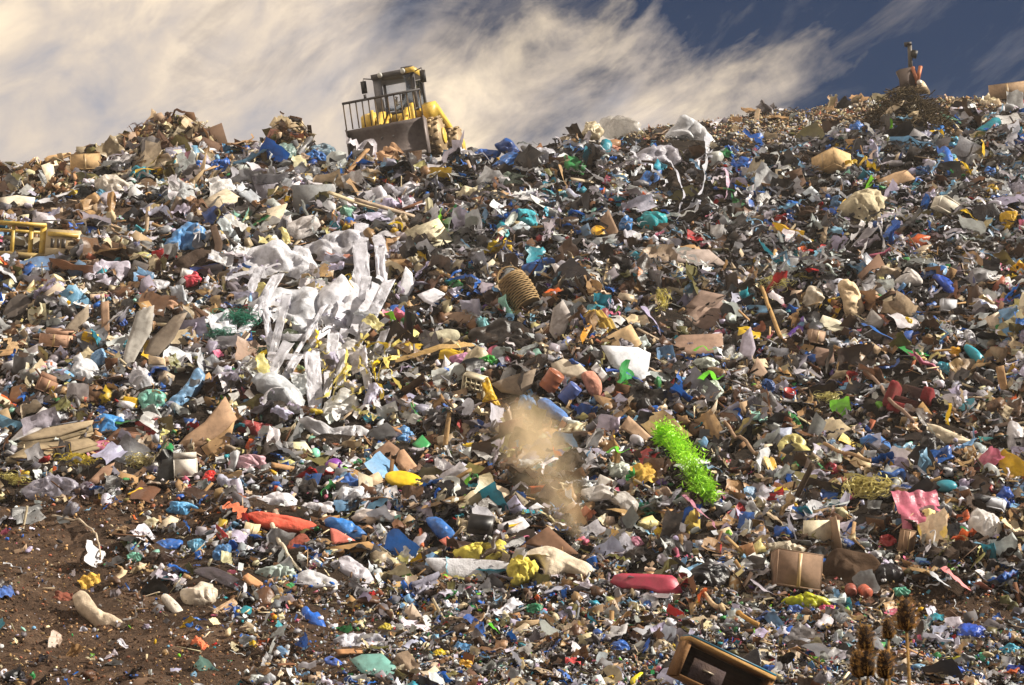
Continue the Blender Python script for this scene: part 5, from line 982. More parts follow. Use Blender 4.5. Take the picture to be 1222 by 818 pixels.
hb('plastic_strip', [(752, 812), (764, 803), (768, 806), (756, 817)], 'e0cc20', 'bright yellow stick left of the wrecked dresser', 'stick', 'the bright yellow stick', bulge=.5, crum=.03, mat='hard')
ht('wooden_batten', [(838, 714), (848, 728), (864, 742)], 6, 'd0b48c', 'pale splintered batten below the shiny black bag', 'batten', 'the pale splintered batten', lift=.2)
ht('wooden_batten', [(878, 744), (892, 752), (906, 758)], 6, 'b4884c', 'short ochre batten right of the pale splintered batten', 'batten', 'the short ochre batten', lift=.2)
# lower dirt
hb('cloth_roll', [(86, 712), (100, 706), (106, 724), (126, 736), (152, 748), (148, 755), (120, 748), (98, 732)], 'd0bca0', 'long cream rolled cloth lying on the brown dirt', 'cloth', 'the long cream roll', mat='cloth', bulge=.5, crum=.08, fwd=.1)
bag(76, 712, 26, 14, '7a3a26', 'rust brown rag left of the long cream roll', 'the rust brown rag', mat='cloth')
bag(238, 712, 44, 28, 'ddd0bc', 'cream white bag lying on the brown dirt', 'the cream dirt bag', crum=.18, bulge=.7)
hb('foam_slab', [(192, 712), (199, 709), (212, 720), (221, 733), (214, 738), (202, 726)], 'd6cdbf', 'white pointed slab lying left of the cream dirt bag', 'slab', 'the white pointed slab', mat='foam', bulge=.3, crum=.05)
hb('plastic_bag', [(176, 656), (186, 647), (204, 643), (218, 645), (214, 652), (196, 655), (184, 661)], '2a6cc0', 'long bright blue bag on the dirt terrace', 'plastic bag', 'the long terrace bag', bulge=.4, crum=.14)
bag(236, 651, 24, 15, '5fa4c8', 'aqua blue bag right of the long terrace bag', 'the aqua terrace bag')
bag(265, 662, 24, 20, '4f84b8', 'dull blue crumpled bag near the aqua terrace bag', 'the dull terrace bag', rot=-30)
bag(160, 664, 16, 11, '7fc8b0', 'mint scrap below the long terrace bag', 'the mint terrace scrap')
bag(192, 667, 36, 14, '3a2820', 'dark brown bag below the long terrace bag', 'the dark terrace bag')
bag(280, 641, 36, 14, 'e0d4c0', 'cream white film on the dirt terrace', 'the cream terrace film')
hb('plastic_sheet', [(230, 682), (250, 676), (276, 686), (294, 698), (284, 703), (256, 694)], '4c454a', 'dark grey sheet lying below the dull terrace bag', 'plastic sheet', 'the dark grey sheet', bulge=.12, crum=.06)
hp('plank', [(290, 688), (296, 684), (320, 700), (316, 703), (298, 697)], 'd08a3c', 'short orange plank right of the dark grey sheet', 'plank', 'the short orange plank', thick=.06)
bag(330, 684, 46, 16, 'b8c8c0', 'pale mint film right of the short orange plank', 'the pale mint film')
ht('dead_branch', [(60, 622), (90, 628), (112, 640), (118, 655), (122, 672)], 3.5, 'c4b49c', 'bleached branch lying on the brown dirt', 'branch', 'the bleached branch', taper=.5)
ht('dead_branch', [(322, 630), (332, 652), (345, 674), (360, 690)], 6, 'd8ccb4', 'thick pale branch lying below the orange tarpaulin', 'branch', 'the thick pale branch', taper=.6)
hb('plastic_film', [(352, 690), (368, 680), (392, 688), (412, 700), (400, 708), (372, 702)], 'd8d8dc', 'white smooth film right of the thick pale branch', 'plastic film', 'the white smooth film', bulge=.3, crum=.12)
hb('plastic_film', [(395, 672), (412, 664), (430, 672), (446, 690), (436, 696), (415, 686)], 'c4c0c8', 'grey white film below the ochre plank', 'plastic film', 'the grey white film', bulge=.3, crum=.18)
# ------------------------------------------------------------------ teasels in front of everything
def teasel(px, row, hpx, D, label):
    d = raydir([px], [row])[0]; hpos = np.array([0, 0, CAMZ])+d*(D/d[1]); s = D/FPX; L = hpx*s; g = float(ground(hpos[0], hpos[1]))
    e = empty('teasel', (hpos[0]+.06*math.sin(px), hpos[1]+.05, g)); rel = hpos-np.array(e.location)
    rr = np.random.default_rng(int(px)); tip = rel-np.array([0, 0, L/2]); b = MB(); b.tube([(0, 0, -.05), tuple(tip*.5+np.array([.02, .01, 0])), tuple(tip)], [.007, .005, .0035], 7); b.build('stem', 'wood', e, rgb('8a6a3a'), True)
    prof = [(.0, -.5), (.2, -.47), (.3, -.3), (.33, -.05), (.29, .2), (.2, .38), (.08, .48), (0, .5)]; b = MB(); b.lathe([(r*L*.9, z*L) for r, z in prof], 14, Matrix.Translation(rel)); b.build('seed_head', 'wood', e, rgb('1c1008'), True)
    V = []; F = []
    for k in range(260):
        t = rr.uniform(-.48, .49); r = np.interp(t, [q[1] for q in prof], [q[0] for q in prof])*L*.88; a = rr.uniform(0, 6.283); p = rel+np.array([r*math.cos(a), r*math.sin(a), t*L]); o = np.array([math.cos(a), math.sin(a), .35+.8*max(0, t)]); o /= np.linalg.norm(o)
        q = np.cross(o, rr.normal(size=3)); q = q/np.linalg.norm(q)*L*.008; n = p+o*L*rr.uniform(.13, .24); i = len(V); V += [p-q, p+q, n]; F.append((i, i+1, i+2))
    link('spines', mk_mesh('spines', V, F, 'film'), e, rgb('e0a858'))['kind'] = 'stuff'
    b = MB()
    for k in range(7): a = k*.9+px; o = np.array([math.cos(a), math.sin(a), .45]); p = rel-np.array([0, 0, L*.5]); b.tube([tuple(p), tuple(p+o*L*.25), tuple(p+o*L*.34+np.array([0, 0, L*.22]))], [.0018, .0014, .0004], 5)
    b.build('bracts', 'wood', e, rgb('9a7438')); tag(e, label, 'teasel', 'teasels in the foreground'); mark(px, row, 24, hpx, None)
for a in ((1033, 762, 31, 4.7, 'dry teasel seed head, upper of the leftmost pair'), (1060, 751, 24, 5.3, 'smallest dry teasel seed head, between the tall one and the pairs'), (1081, 734, 38, 4.4, 'tallest dry teasel seed head, rising above the other teasels'), (1025, 793, 32, 4.6, 'dry teasel seed head at the lower left, overlapped by another'), (1035, 792, 31, 4.4, 'dry teasel seed head overlapping its neighbour at the lower left'), (1056, 793, 34, 4.5, 'fat dry teasel seed head at the lower right of the cluster')):
    teasel(*a)
# ------------------------------------------------------------------ scattered litter
ZONES = {  # colour weights by kind of place
 'mid': dict(lavender=6, white=20, cream=6, tan=11, brown=9, black=13, charcoal=9, grey=8, blue=5, turquoise=2.5, yellow=2.5, green=2, lime=1.2, red=2, pink=1.8, orange=1.2, purple=.8, olive=3, mint=1, beige=8, terracotta=1.5),
 'top': dict(lavender=7, white=17, cream=2, tan=3, brown=5, black=13, charcoal=12, grey=9, blue=10, turquoise=5, yellow=2.2, green=1.5, lime=.5, red=1.5, pink=1.2, orange=.6, olive=3, mint=1, beige=2, terracotta=.6),
 'left': dict(lavender=8, white=25, cream=9, tan=11, brown=9, black=3, charcoal=5, grey=9, blue=4, turquoise=2.5, yellow=2, green=1, pink=1, red=.8, beige=11, olive=3, mint=1.2, terracotta=1.5),
 'low': dict(lavender=6, white=18, cream=9, tan=8, brown=9, black=7, charcoal=7, grey=10, blue=6, turquoise=3, yellow=3, green=2, lime=.6, red=1.6, pink=1.6, orange=1.2, beige=9, olive=2, mint=1, terracotta=1),
 'far': dict(cream=10, tan=14, beige=18, grey=9, brown=8, white=7, olive=3, charcoal=4, blue=.5, terracotta=2),
 'mound': dict(tan=16, beige=12, brown=14, olive=10, cream=8, grey=7, charcoal=6, white=3, terracotta=3)}
ZONES['mid']['pale grey'] = 9; ZONES['mid']['pale blue'] = 4; ZONES['mid']['dark brown'] = 10; ZONES['mid']['pale yellow'] = 2.5; ZONES['top']['pale grey'] = 8; ZONES['top']['pale blue'] = 6; ZONES['top']['dark brown'] = 7
ZONES['left']['pale grey'] = 11; ZONES['left']['pale blue'] = 4; ZONES['left']['dark brown'] = 5; ZONES['low']['pale grey'] = 11; ZONES['low']['pale blue'] = 3; ZONES['low']['dark brown'] = 9; ZONES['mound']['dark brown'] = 6; ZONES['left']['pale yellow'] = 2
DULL = ('lavender', 'white', 'pale grey', 'grey', 'black', 'charcoal', 'tan', 'brown', 'dark brown', 'cream', 'beige', 'olive')
for z_ in ('mid', 'low', 'left'):
    for n_ in ('tan', 'brown', 'beige', 'terracotta', 'dark brown', 'cream'): ZONES[z_][n_] = ZONES[z_].get(n_, 0)*.7
ZK = list(ZONES); NAMES = list(PAL)
ZW = {z: np.array([ZONES[z].get(n, 0) for n in NAMES], float) for z in ZK}; ZW = {z: w/w.sum() for z, w in ZW.items()}
def zone(px, row):
    d = np.full(len(px), 0); d = np.where((px < 430) & (row < 470), 2, d)
    jit = rng.normal(0, 22, len(px)); d = np.where((px > 520) & (row+jit < 325-.04*(px-520)), 1, d); d = np.where(row+jit*.6 > np.interp(px, [0, 300, 500, 1222], [590, 640, 690, 725]), 3, d)
    d = np.where((row < 140+np.interp(px, [700, 800, 920, 1060, 1222], [22, 32, 38, 6, -12])) & (px > 745), 4, d)
    d = np.where((row < np.interp(px, [60, 140, 200, 280, 330, 400, 420], [186, 190, 178, 180, 178, 178, 170])) & (px < 412), 5, d); d = np.where((px < 95) & (row < 232), 5, d); return d
def sample(n, dens=None, x0=-110, x1=1340, r0=105, r1=832):
    px = rng.uniform(x0, x1, n*3); row = rng.uniform(r0, r1, n*3); P, ok = cast(px, row)
    s = soil_mask(px, row); keep = ok & (rng.random(n*3) > s**.8) & (P[:, 1] < 138); i = np.nonzero(keep)[0][:n]; return px[i], row[i], P[i]
LP = np.array([(a, b, c, d) for a, b, c, d, e in LAND])
def covered(px, row, size, k=.95):
    """how deep a point falls inside a placed piece's ellipse, bigger items keep further away"""
    q = np.full(len(px), 9.)
    for cx, cy, rx, ry in LP:
        if rx > 60: continue
        q = np.minimum(q, ((px-cx)/(rx*k+size*.35))**2+((row-cy-size*.15)/(ry*k+size*.4))**2)
    return q < 1
def pick(z, px=None, row=None):
    out = np.zeros(len(z), int)
    for k, name in enumerate(ZK):
        m = z == k
        if m.any(): out[m] = rng.choice(len(NAMES), m.sum(), p=ZW[name])
    if px is not None:  # neighbours often come from one load: some share a colour
        cx = np.floor(px/34+1.5*vn(P3(px/40, row/40), 5)).astype(int); cy = np.floor(row/22+1.5*vn(P3(px/40, row/40, 7), 6)).astype(int)
        r_ = _hash(cx, cy, cx*0, 77); same = rng.random(len(z)) < .34
        for k, name in enumerate(ZK):
            mm = same & (z == k); cs = np.cumsum(ZW[name]); out[mm] = np.clip(np.searchsorted(cs, r_[mm]), 0, len(NAMES)-1)
    return out
def rots(N, tilt, px=None):
    n = len(N); Z = N+rng.normal(0, 1, (n, 3))*np.asarray(tilt).reshape(-1, 1); Z /= np.linalg.norm(Z, axis=1, keepdims=True)
    lean = np.where((px > 540)[:, None], np.array([[.75, -.65, -.3]]), np.array([[.8, .5, .25]]))*1.3  # slid downhill, so long pieces share a lie
    A = np.cross(Z, np.cross(lean+rng.normal(0, .75, (n, 3)), Z)+1e-6); A /= np.linalg.norm(A, axis=1, keepdims=True); return np.stack([A, np.cross(Z, A), Z], -1)
# (kind, how many, smallest, largest in photo pixels, exponent, tilt, stretch, allowed colours or None, words for state, top/low factor)
SPEC = [
 ('plastic_bag', 290, 12, 42, 2.0, .5, None, ('puffed', 'knotted', 'crumpled', 'slumped'), 'plastic bag'),
 ('plastic_film', 298, 18, 70, 1.8, .6, ('white', 'pale grey', 'lavender', 'grey', 'pale blue', 'blue', 'black', 'charcoal', 'cream', 'beige', 'turquoise', 'yellow', 'pink', 'green', 'mint'), ('folded', 'rolled', 'crinkled'), 'plastic film'),
 ('cloth_rag', 260, 14, 50, 1.9, .5, None, ('draped', 'bunched'), 'rag'),
 ('cardboard_piece', 290, 15, 56, 1.7, .6, ('tan', 'brown', 'beige', 'dark brown', 'cream', 'terracotta', 'grey'), ('flat', 'folded', 'creased', 'flapped'), 'cardboard'),
 ('cardboard_box', 110, 12, 30, 2.0, .45, ('tan', 'brown', 'beige', 'dark brown', 'white', 'cream'), ('closed', 'open', 'crushed'), 'cardboard box'),
 ('paper_scrap', 260, 10, 30, 2.2, .7, ('white', 'pale grey', 'cream', 'beige', 'pale blue', 'pale yellow'), ('bent', 'creased'), 'paper'),
 ('plastic_bottle', 170, 8, 19, 2.0, .5, ('white', 'pale grey', 'pale blue', 'turquoise', 'green', 'blue', 'yellow', 'red', 'mint', 'orange', 'black'), ('flattened', 'dented'), 'bottle'),
 ('plastic_tub', 110, 9, 20, 2.0, .9, ('white', 'black', 'blue', 'yellow', 'red', 'grey', 'green', 'orange', 'cream', 'turquoise'), ('open', 'shallow', 'tall'), 'tub'),
 ('wooden_plank', 260, 22, 85, 1.8, .4, ('tan', 'brown', 'dark brown', 'beige', 'cream'), ('splintered', 'thin'), 'plank'),
 ('plastic_strip', 290, 24, 85, 1.8, .5, ('white', 'pale grey', 'pale blue', 'cream', 'black', 'blue', 'yellow', 'pale yellow', 'grey', 'pink'), ('curling', 'narrow', 'wide'), 'film strip'),
 ('food_carton', 140, 8, 20, 2.0, .8, ('white', 'blue', 'red', 'yellow', 'cream', 'green', 'orange', 'tan', 'purple', 'pink'), ('squashed', 'gabled'), 'carton'),
 ('foam_chunk', 120, 9, 26, 2.0, .5, ('white', 'cream', 'pale yellow', 'pale grey', 'yellow', 'beige', 'pink'), ('chipped', 'broken'), 'foam chunk'),
 ('ribbon_tangle', 60, 14, 34, 2.0, .4, ('white', 'pale yellow', 'cream', 'black', 'pale grey', 'lime', 'olive', 'green', 'blue'), ('loose', 'matted'), 'ribbon tangle'),
 ('plastic_tray', 70, 10, 24, 2.0, .7, ('white', 'black', 'blue', 'cream', 'grey', 'turquoise', 'red'), ('tilted', 'warped'), 'tray'),
 ('plastic_pipe', 90, 20, 60, 1.8, .4, ('grey', 'charcoal', 'brown', 'white', 'orange', 'dark brown', 'pale grey', 'black'), ('bent', 'long'), 'pipe')]
ITEMS = []
for kind, n, lo, hi, ex, tilt, cols, states, cat in SPEC:
    mk, nv, mat, smooth = KINDS[kind]; shapes = [mk(v+1) for v in range(nv)]; pieces = [[] for v in range(nv)]
    if kind == 'cardboard_box': bodies = [f[:30] for v, f in shapes]; pieces = [[('flap', v, f[k:k+6]) for k in range(30, len(f), 6)] for v, f in shapes]
    elif kind == 'plastic_bottle': bodies = [f[:90] for v, f in shapes]; pieces = [[('cap', v, f[90:])] for v, f in shapes]
    else: bodies = [f for v, f in shapes]
    def sub(name, v, f):
        u = sorted({i for q in f for i in q}); w = {a: b for b, a in enumerate(u)}; return mk_mesh(name, np.asarray(v)[u], [[w[i] for i in q] for q in f], mat, smooth)
    meshes = [sub(kind, v, f) for (v, f) in zip([q[0] for q in shapes], bodies)]; pieces = [[(nm, sub(nm, v, f)) for nm, v, f in q] for q in pieces]
    px, row, P = sample(int(n*2.2)); m = len(px)
    size = lo+(hi-lo)*rng.random(m)**ex; z = zone(px, row)
    size = size*np.where(z == 3, .62, 1)*np.where(z == 4, .4, 1)*np.where(z == 1, .88, 1)*np.where(z == 5, .7, 1)
    if kind not in ('wooden_plank', 'cardboard_piece', 'plastic_pipe', 'foam_chunk'): z_ok = z != 5
    else: z_ok = np.ones(m, bool)
    if kind in ('wooden_plank', 'cardboard_piece'):
        pass
    keep = ~covered(px, row, size) & z_ok & (z != 4)
    if kind in ('cardboard_piece', 'cardboard_box', 'foam_chunk', 'paper_scrap', 'wooden_plank'): keep &= (z != 1) | (rng.random(m) < .3)
    i = np.nonzero(keep)[0]; i = i[np.argsort(-size[i])][:max(n*5//4, n)]; i = rng.permutation(i)[:n]
    px, row, P, size, z = px[i], row[i], P[i], size[i], z[i]; m = len(px)
    c = pick(z, px, row)
    if cols:
        ok = np.array([nm in cols for nm in NAMES])
        for k in range(m):
            w = ZW[ZK[z[k]]]*ok+1e-3*ok; c[k] = rng.choice(len(NAMES), p=w/w.sum())
    N = normal(P[:, 0], P[:, 1], .5); RM = rots(N, np.full(m, tilt), px); S = size*(P[:, 1]*1.02)/FPX; var = rng.integers(0, nv, m)
    flat = {'plastic_bag': .8, 'plastic_film': .9}.get(kind, 1)
    if kind in ('plastic_film', 'plastic_strip'):  # more pale film lies over the white heap than elsewhere
        ne = 38 if kind == 'plastic_film' else 34; hxp = rng.uniform(262, 478, ne); hyp = rng.uniform(282, 520, ne); Pe, _ = cast(hxp, hyp); px = np.concatenate([px[:-ne], hxp]); row = np.concatenate([row[:-ne], hyp]); P = np.concatenate([P[:-ne], Pe]); z = np.concatenate([z[:-ne], np.full(ne, 2)])
        size = np.concatenate([size[:-ne], rng.uniform(18, 46, ne)]); c = np.concatenate([c[:-ne], rng.choice([NAMES.index('white')]*6+[NAMES.index('lavender')]*2+[NAMES.index('pale yellow')], ne)]); HEAP = m-ne
        N = normal(P[:, 0], P[:, 1], .5); P[HEAP:] += N[HEAP:]*rng.uniform(.15, .5, (ne, 1)); RM = rots(N, np.full(m, tilt), px); S = size*(P[:, 1]*1.02)/FPX
    proto = link(kind, meshes[0])
    for k in range(m):
        o = proto if k == 0 else proto.copy()  # the object alone; its parts follow below
        if k: COL.objects.link(o)
        o.data = meshes[var[k]]; a = S[k]
        M = Matrix([[*(RM[k, r]*a), P[k, r]+N[k, r]*a*.2] for r in range(3)]+[[0, 0, 0, 1]]); o.matrix_world = M; j = rng.uniform(.82, 1.12)
        o.color = (*np.clip(PALC[NAMES[c[k]]]*j*rng.uniform(.94, 1.06, 3), 0, .86), 1)
        for nm, pm in pieces[var[k]]:
            q = link(nm, pm, o, np.array(o.color[:3])*.92 if nm == 'flap' else PALC[('white', 'blue', 'red', 'white', 'green')[k % 5]])
        o['category'] = cat; o['group'] = {'box': 'cardboard boxes'}.get(kind, kind.replace('_', ' ')+'s')+' strewn over the landfill'
        sz = 'tiny' if size[k] < 9 else 'small' if size[k] < 15 else 'middling' if size[k] < 24 else 'large' if size[k] < 36 else 'very large'
        if kind in ('wooden_plank', 'plastic_pipe', 'plastic_strip'): sz = 'short' if size[k] < 26 else 'long' if size[k] < 44 else 'very long'
        ITEMS.append([o, kind, sz, states[var[k] % len(states)], NAMES[c[k]], px[k], row[k]])
# long pale ribbons hanging and looping over the white heap
for k in range(42):
    yel = k >= 18
    if yel:
        x = rng.uniform(372, 482); y = rng.uniform(410, 480); L = rng.uniform(18, 56); dx = rng.uniform(-.9, .5)*L; wd = rng.uniform(2.5, 5.5)
        pts = [(x+dx*t+rng.uniform(-3, 3), y+L*t*rng.uniform(.3, 1)) for t in np.linspace(0, 1, 5)]; o = strip('draped_ribbon', pts, wd, hx('e2d070'), lift=rng.uniform(.4, .8), twist=.3, wob=.3)
    else:
        x = rng.uniform(300, 458); y = rng.uniform(283, 425); L = rng.uniform(48, 118); dx = rng.uniform(-.62, .12)*L; wd = rng.uniform(7, 19); q = wd*rng.uniform(.4, .9)
        pts = [(x, y), (x+wd, y+rng.uniform(-4, 4)), (x+wd+dx*.5+rng.uniform(-2, 2), y+L*.5), (x+q+dx, y+L), (x+dx, y+L*rng.uniform(.9, 1)), (x+dx*.5, y+L*.5)]
        o = blob('draped_ribbon', pts, np.array(hx('dedee6')), 'clear_film' if k % 4 == 0 else 'film', bulge=.06, crum=.07, face=.5, fwd=rng.uniform(.3, .6), sharp=True, freq=1.6, thick=.015)
    cn = 'pale yellow' if yel else 'white'
    o['category'] = 'ribbon'; o['group'] = 'pale ribbons draped over the white film heap'; ITEMS.append([o, 'draped_ribbon', 'short' if L < 40 else 'long' if L < 80 else 'very long', 'narrow' if wd < 8 else 'wide', cn, np.mean([p[0] for p in pts]), np.mean([p[1] for p in pts])])
# every scattered item is told by its look and by the nearest landmark that no look-alike shares
MARKS = [l for l in LAND if l[4]]; MP = np.array([(a, b) for a, b, *_ in MARKS]); CAND = []; SEEN = {}
DIRS = ('right of', 'below and right of', 'below', 'below and left of', 'left of', 'above and left of', 'above', 'above and right of')
for it in ITEMS:
    o, kind, sz, st, cn, x, y = it; d = np.hypot(MP[:, 0]-x, MP[:, 1]-y); order = np.argsort(d)[:14]; c = []
    for k in order:
        a = math.atan2(y-MP[k, 1], x-MP[k, 0]); dr = DIRS[int(round(a/(math.pi/4))) % 8]; far = 'just ' if d[k] < 40 else '' if d[k] < 90 else 'well '
        c.append(f"{sz} {cn} {st} {kind.replace('_', ' ')} {far}{dr} {MARKS[k][4]}")
    CAND.append(c)
    for q in set(c): SEEN[q] = SEEN.get(q, 0)+1
for it, c in zip(ITEMS, CAND):
    ok = [q for q in c if SEEN[q] == 1 and len(q.split()) <= 16]; it[0]['label'] = ok[0] if ok else next(q for q in c if len(q.split()) <= 16)
# ------------------------------------------------------------------ masses of small litter nobody could count
def stuff(name, tpls, mat, n, lo, hi, ex, tilt, label, cat, cols=None, lift=.12, where=None, smooth=False, soil=False, region=None, stretch=None):
    if region: px, row, P = sample(n, None, *region)
    elif soil:
        px = rng.uniform(-110, 1340, n*4); row = rng.uniform(560, 832, n*4); P, ok = cast(px, row); q = np.nonzero(ok & (rng.random(n*4) < soil_mask(px, row)))[0][:n]; px, row, P = px[q], row[q], P[q]
    else: px, row, P = sample(int(n*1.37), None, -380, 1605)   # the tip goes on beyond both edges of the photo
    size = lo+(hi-lo)*rng.random(len(px))**ex; z = zone(px, row)
    size = size*np.where(z == 3, .72, 1)*np.where(z == 4, .55, 1)*np.where(z == 5, .9, 1)
    keep = ~(covered(px, row, size, .72) & (rng.random(len(px)) < .8))
    if where is not None: keep &= where(px, row, z)
    px, row, P, size, z = px[keep], row[keep], P[keep], size[keep], z[keep]; m = len(px); c = pick(z, px, row)
    if cols or rng is not None:
        ok = np.array([(nm in cols) if cols else (1. if nm in DULL else .55) for nm in NAMES])
        for k in range(len(ZK)):
            mm = (z == k) & (rng.random(m) < (1 if cols else .75)); w = ZW[ZK[k]]*ok+1e-3*ok
            if mm.any(): c[mm] = rng.choice(len(NAMES), mm.sum(), p=w/w.sum())
    C = np.array([PALC[nm] for nm in NAMES])[c]*rng.uniform(.7, 1.15, (m, 1))*rng.uniform(.93, 1.07, (m, 3))
    N = normal(P[:, 0], P[:, 1], .5); RM = rots(N, np.full(m, tilt), px); S = size*P[:, 1]*1.02/FPX; var = rng.integers(0, len(tpls), m)
    VV, CC, II, NN = [], [], [], []; base = 0
    for t, (tv, tf) in enumerate(tpls):
        q = np.nonzero(var == t)[0]
        if not len(q): continue
        tv = np.asarray(tv); st = 1 if stretch is None else rng.uniform(*stretch, (len(q), 1, 3)); V = np.einsum('nij,nkj->nki', RM[q], tv[None]*st)*S[q][:, None, None]+(P[q]+N[q]*(S[q]*lift+rng.uniform(0, .1, len(q)))[:, None])[:, None, :]
        cnt = np.array([len(f) for f in tf]); idx = np.fromiter((i for f in tf for i in f), np.int64); nv = len(tv)
        VV.append(V.reshape(-1, 3)); CC.append(np.repeat(C[q], nv, 0)); II.append((idx[None, :]+(base+np.arange(len(q))*nv)[:, None]).ravel()); NN.append(np.tile(cnt, len(q))); base += nv*len(q)
    o = link(name, mk_mesh(name, np.concatenate(VV), (np.concatenate(II), np.concatenate(NN)), mat, smooth, np.clip(np.concatenate(CC), 0, .86))); tag(o, label, cat, kind='stuff')
def low_film(seed, n=7):
    V, F = t_film(seed, n, .3); return V, F
films = [low_film(s) for s in range(60, 72)]; strips = [(lambda q: (unit(q[0]), q[1]))(ribbon(curvy(15, s, .6), .085, (0, 0, 1), .5, s, .6)) for s in range(70, 78)]
chunks = [t_chunk(s) for s in range(8)]; bags = [t_bag(s, 2, s % 2 == 0) for s in range(90, 98)]; cards = [t_card(s) for s in range(80, 88)]; papers = [t_paper(s) for s in range(80, 82)]+[t_film(s, 5, .35) for s in range(100, 106)]
boxes = []
for s in range(5):
    b = MB(); b.box((0, 0, 0), (1, .5+.1*s, .3+.08*s)); V = np.array(b.V); V += .15*(vn(V*2+s, s)[:, None]-.5); boxes.append((unit(V), b.F))
sticks = []
for s in range(5):
    b = MB(); b.box((0, 0, 0), (1, .05+.02*s, .03)); V = np.array(b.V); V[:, 2] += .08*np.sin(V[:, 0]*3+s); sticks.append((unit(V), b.F))
DRY = ('tan', 'brown', 'dark brown', 'beige', 'cream', 'white', 'pale grey', 'grey', 'olive', 'terracotta', 'charcoal')
stuff('film_scraps', films, 'film_bits', 13000, 6, 44, 2.1, .75, 'small torn plastic film scraps covering the whole rubbish slope', 'film scraps', smooth=True, stretch=(.55, 1.45))
stuff('bag_scraps', bags, 'film_bits', 3200, 6, 18, 1.8, .6, 'small crumpled bags packed between the larger rubbish', 'small bags', stretch=(.6, 1.3), smooth=True)
stuff('slumped_bags', bags, 'film_bits', 2600, 11, 32, 1.8, .5, 'slumped crumpled bags heaped under and between the larger rubbish', 'bags', stretch=(.55, 1.35), smooth=True, lift=.05)
stuff('strip_scraps', strips, 'film_bits', 8000, 12, 46, 1.5, .6, 'thin plastic strips trailing all over the rubbish slope', 'plastic strips', cols=('white', 'pale grey', 'cream', 'pale blue', 'black', 'grey', 'pale yellow', 'blue', 'charcoal', 'olive', 'tan', 'brown'))
stuff('cardboard_scraps', cards, 'dry_bits', 3300, 8, 26, 1.8, .7, 'torn cardboard scraps scattered through the rubbish', 'cardboard scraps', cols=('tan', 'brown', 'dark brown', 'beige', 'cream', 'terracotta', 'grey'))
stuff('paper_bits', papers, 'dry_bits', 3200, 4, 13, 1.7, .9, 'small pale paper bits scattered through the rubbish', 'paper bits', cols=('white', 'pale grey', 'cream', 'beige', 'pale blue', 'yellow', 'pink', 'pale yellow', 'red', 'blue'), smooth=True)
stuff('packet_bits', boxes, 'film_bits', 1500, 4, 11, 1.6, 1.2, 'small coloured packets and containers among the rubbish', 'packets', stretch=(.6, 1.2))
stuff('hanging_strands', strips, 'film_bits', 1500, 16, 52, 1.5, .35, 'pale plastic strands hanging down the dark upper slope', 'plastic strands', cols=('white', 'pale grey', 'grey', 'charcoal', 'pale blue', 'black'), region=(560, 1260, 165, 345), lift=.3)
stuff('wood_splinters', sticks, 'dry_bits', 4600, 10, 40, 1.9, .5, 'wood splinters and sticks caught in the rubbish', 'splinters', cols=('tan', 'brown', 'dark brown', 'beige', 'cream', 'grey', 'charcoal'))
stuff('fine_litter', chunks[:2]+boxes[:2]+films[:6]+papers[:3]+strips[:3], 'dry_bits', 9000, 3, 9, 1.4, 1.2, 'fine mixed litter crumbs filling the gaps of the slope', 'fine litter', smooth=True, cols=('tan', 'brown', 'dark brown', 'beige', 'pale grey', 'grey', 'olive', 'charcoal', 'lavender'), stretch=(.5, 1.3), lift=.25)
stuff('foot_litter', chunks[:2]+boxes[:2]+films[:10]+bags[:3]+strips[:3], 'film_bits', 8000, 3, 10, 1.5, 1.2, 'fine colourful litter crumbs at the foot of the slope', 'fine litter', stretch=(.5, 1.3), lift=.3, region=(300, 1340, 690, 832))
stuff('plateau_rubble', chunks+boxes+cards[:3], 'dry_bits', 9000, 2, 6.5, 1.5, 1.2, 'fine pale rubble covering the far plateau', 'rubble', stretch=(.5, 1.4), lift=.3, region=(690, 1340, 106, 170), where=lambda px, row, z: z == 4)
stuff('mound_debris', sticks+sticks+chunks[:2]+cards+papers[:2], 'dry_bits', 4600, 4, 19, 1.8, .9, 'broken timber and rubble heaped on the ridge mounds', 'rubble', stretch=(.6, 1.4), lift=.3, region=(-60, 420, 120, 235), where=lambda px, row, z: z == 5)
stuff('soil_clods', chunks, 'dry_bits', 5200, 1.5, 7, 2.6, 1.2, 'brown soil clods and pebbles on the bare dirt', 'soil clods', cols=('brown', 'dark brown', 'terracotta', 'tan'), soil=True, stretch=(.6, 1.3))
stuff('dirt_crumbs', chunks+boxes[:2]+films[:3], 'dry_bits', 900, 2, 9, 2.0, 1.0, 'scattered litter crumbs lying on the bare dirt', 'litter crumbs', soil=True, stretch=(.6, 1.3))
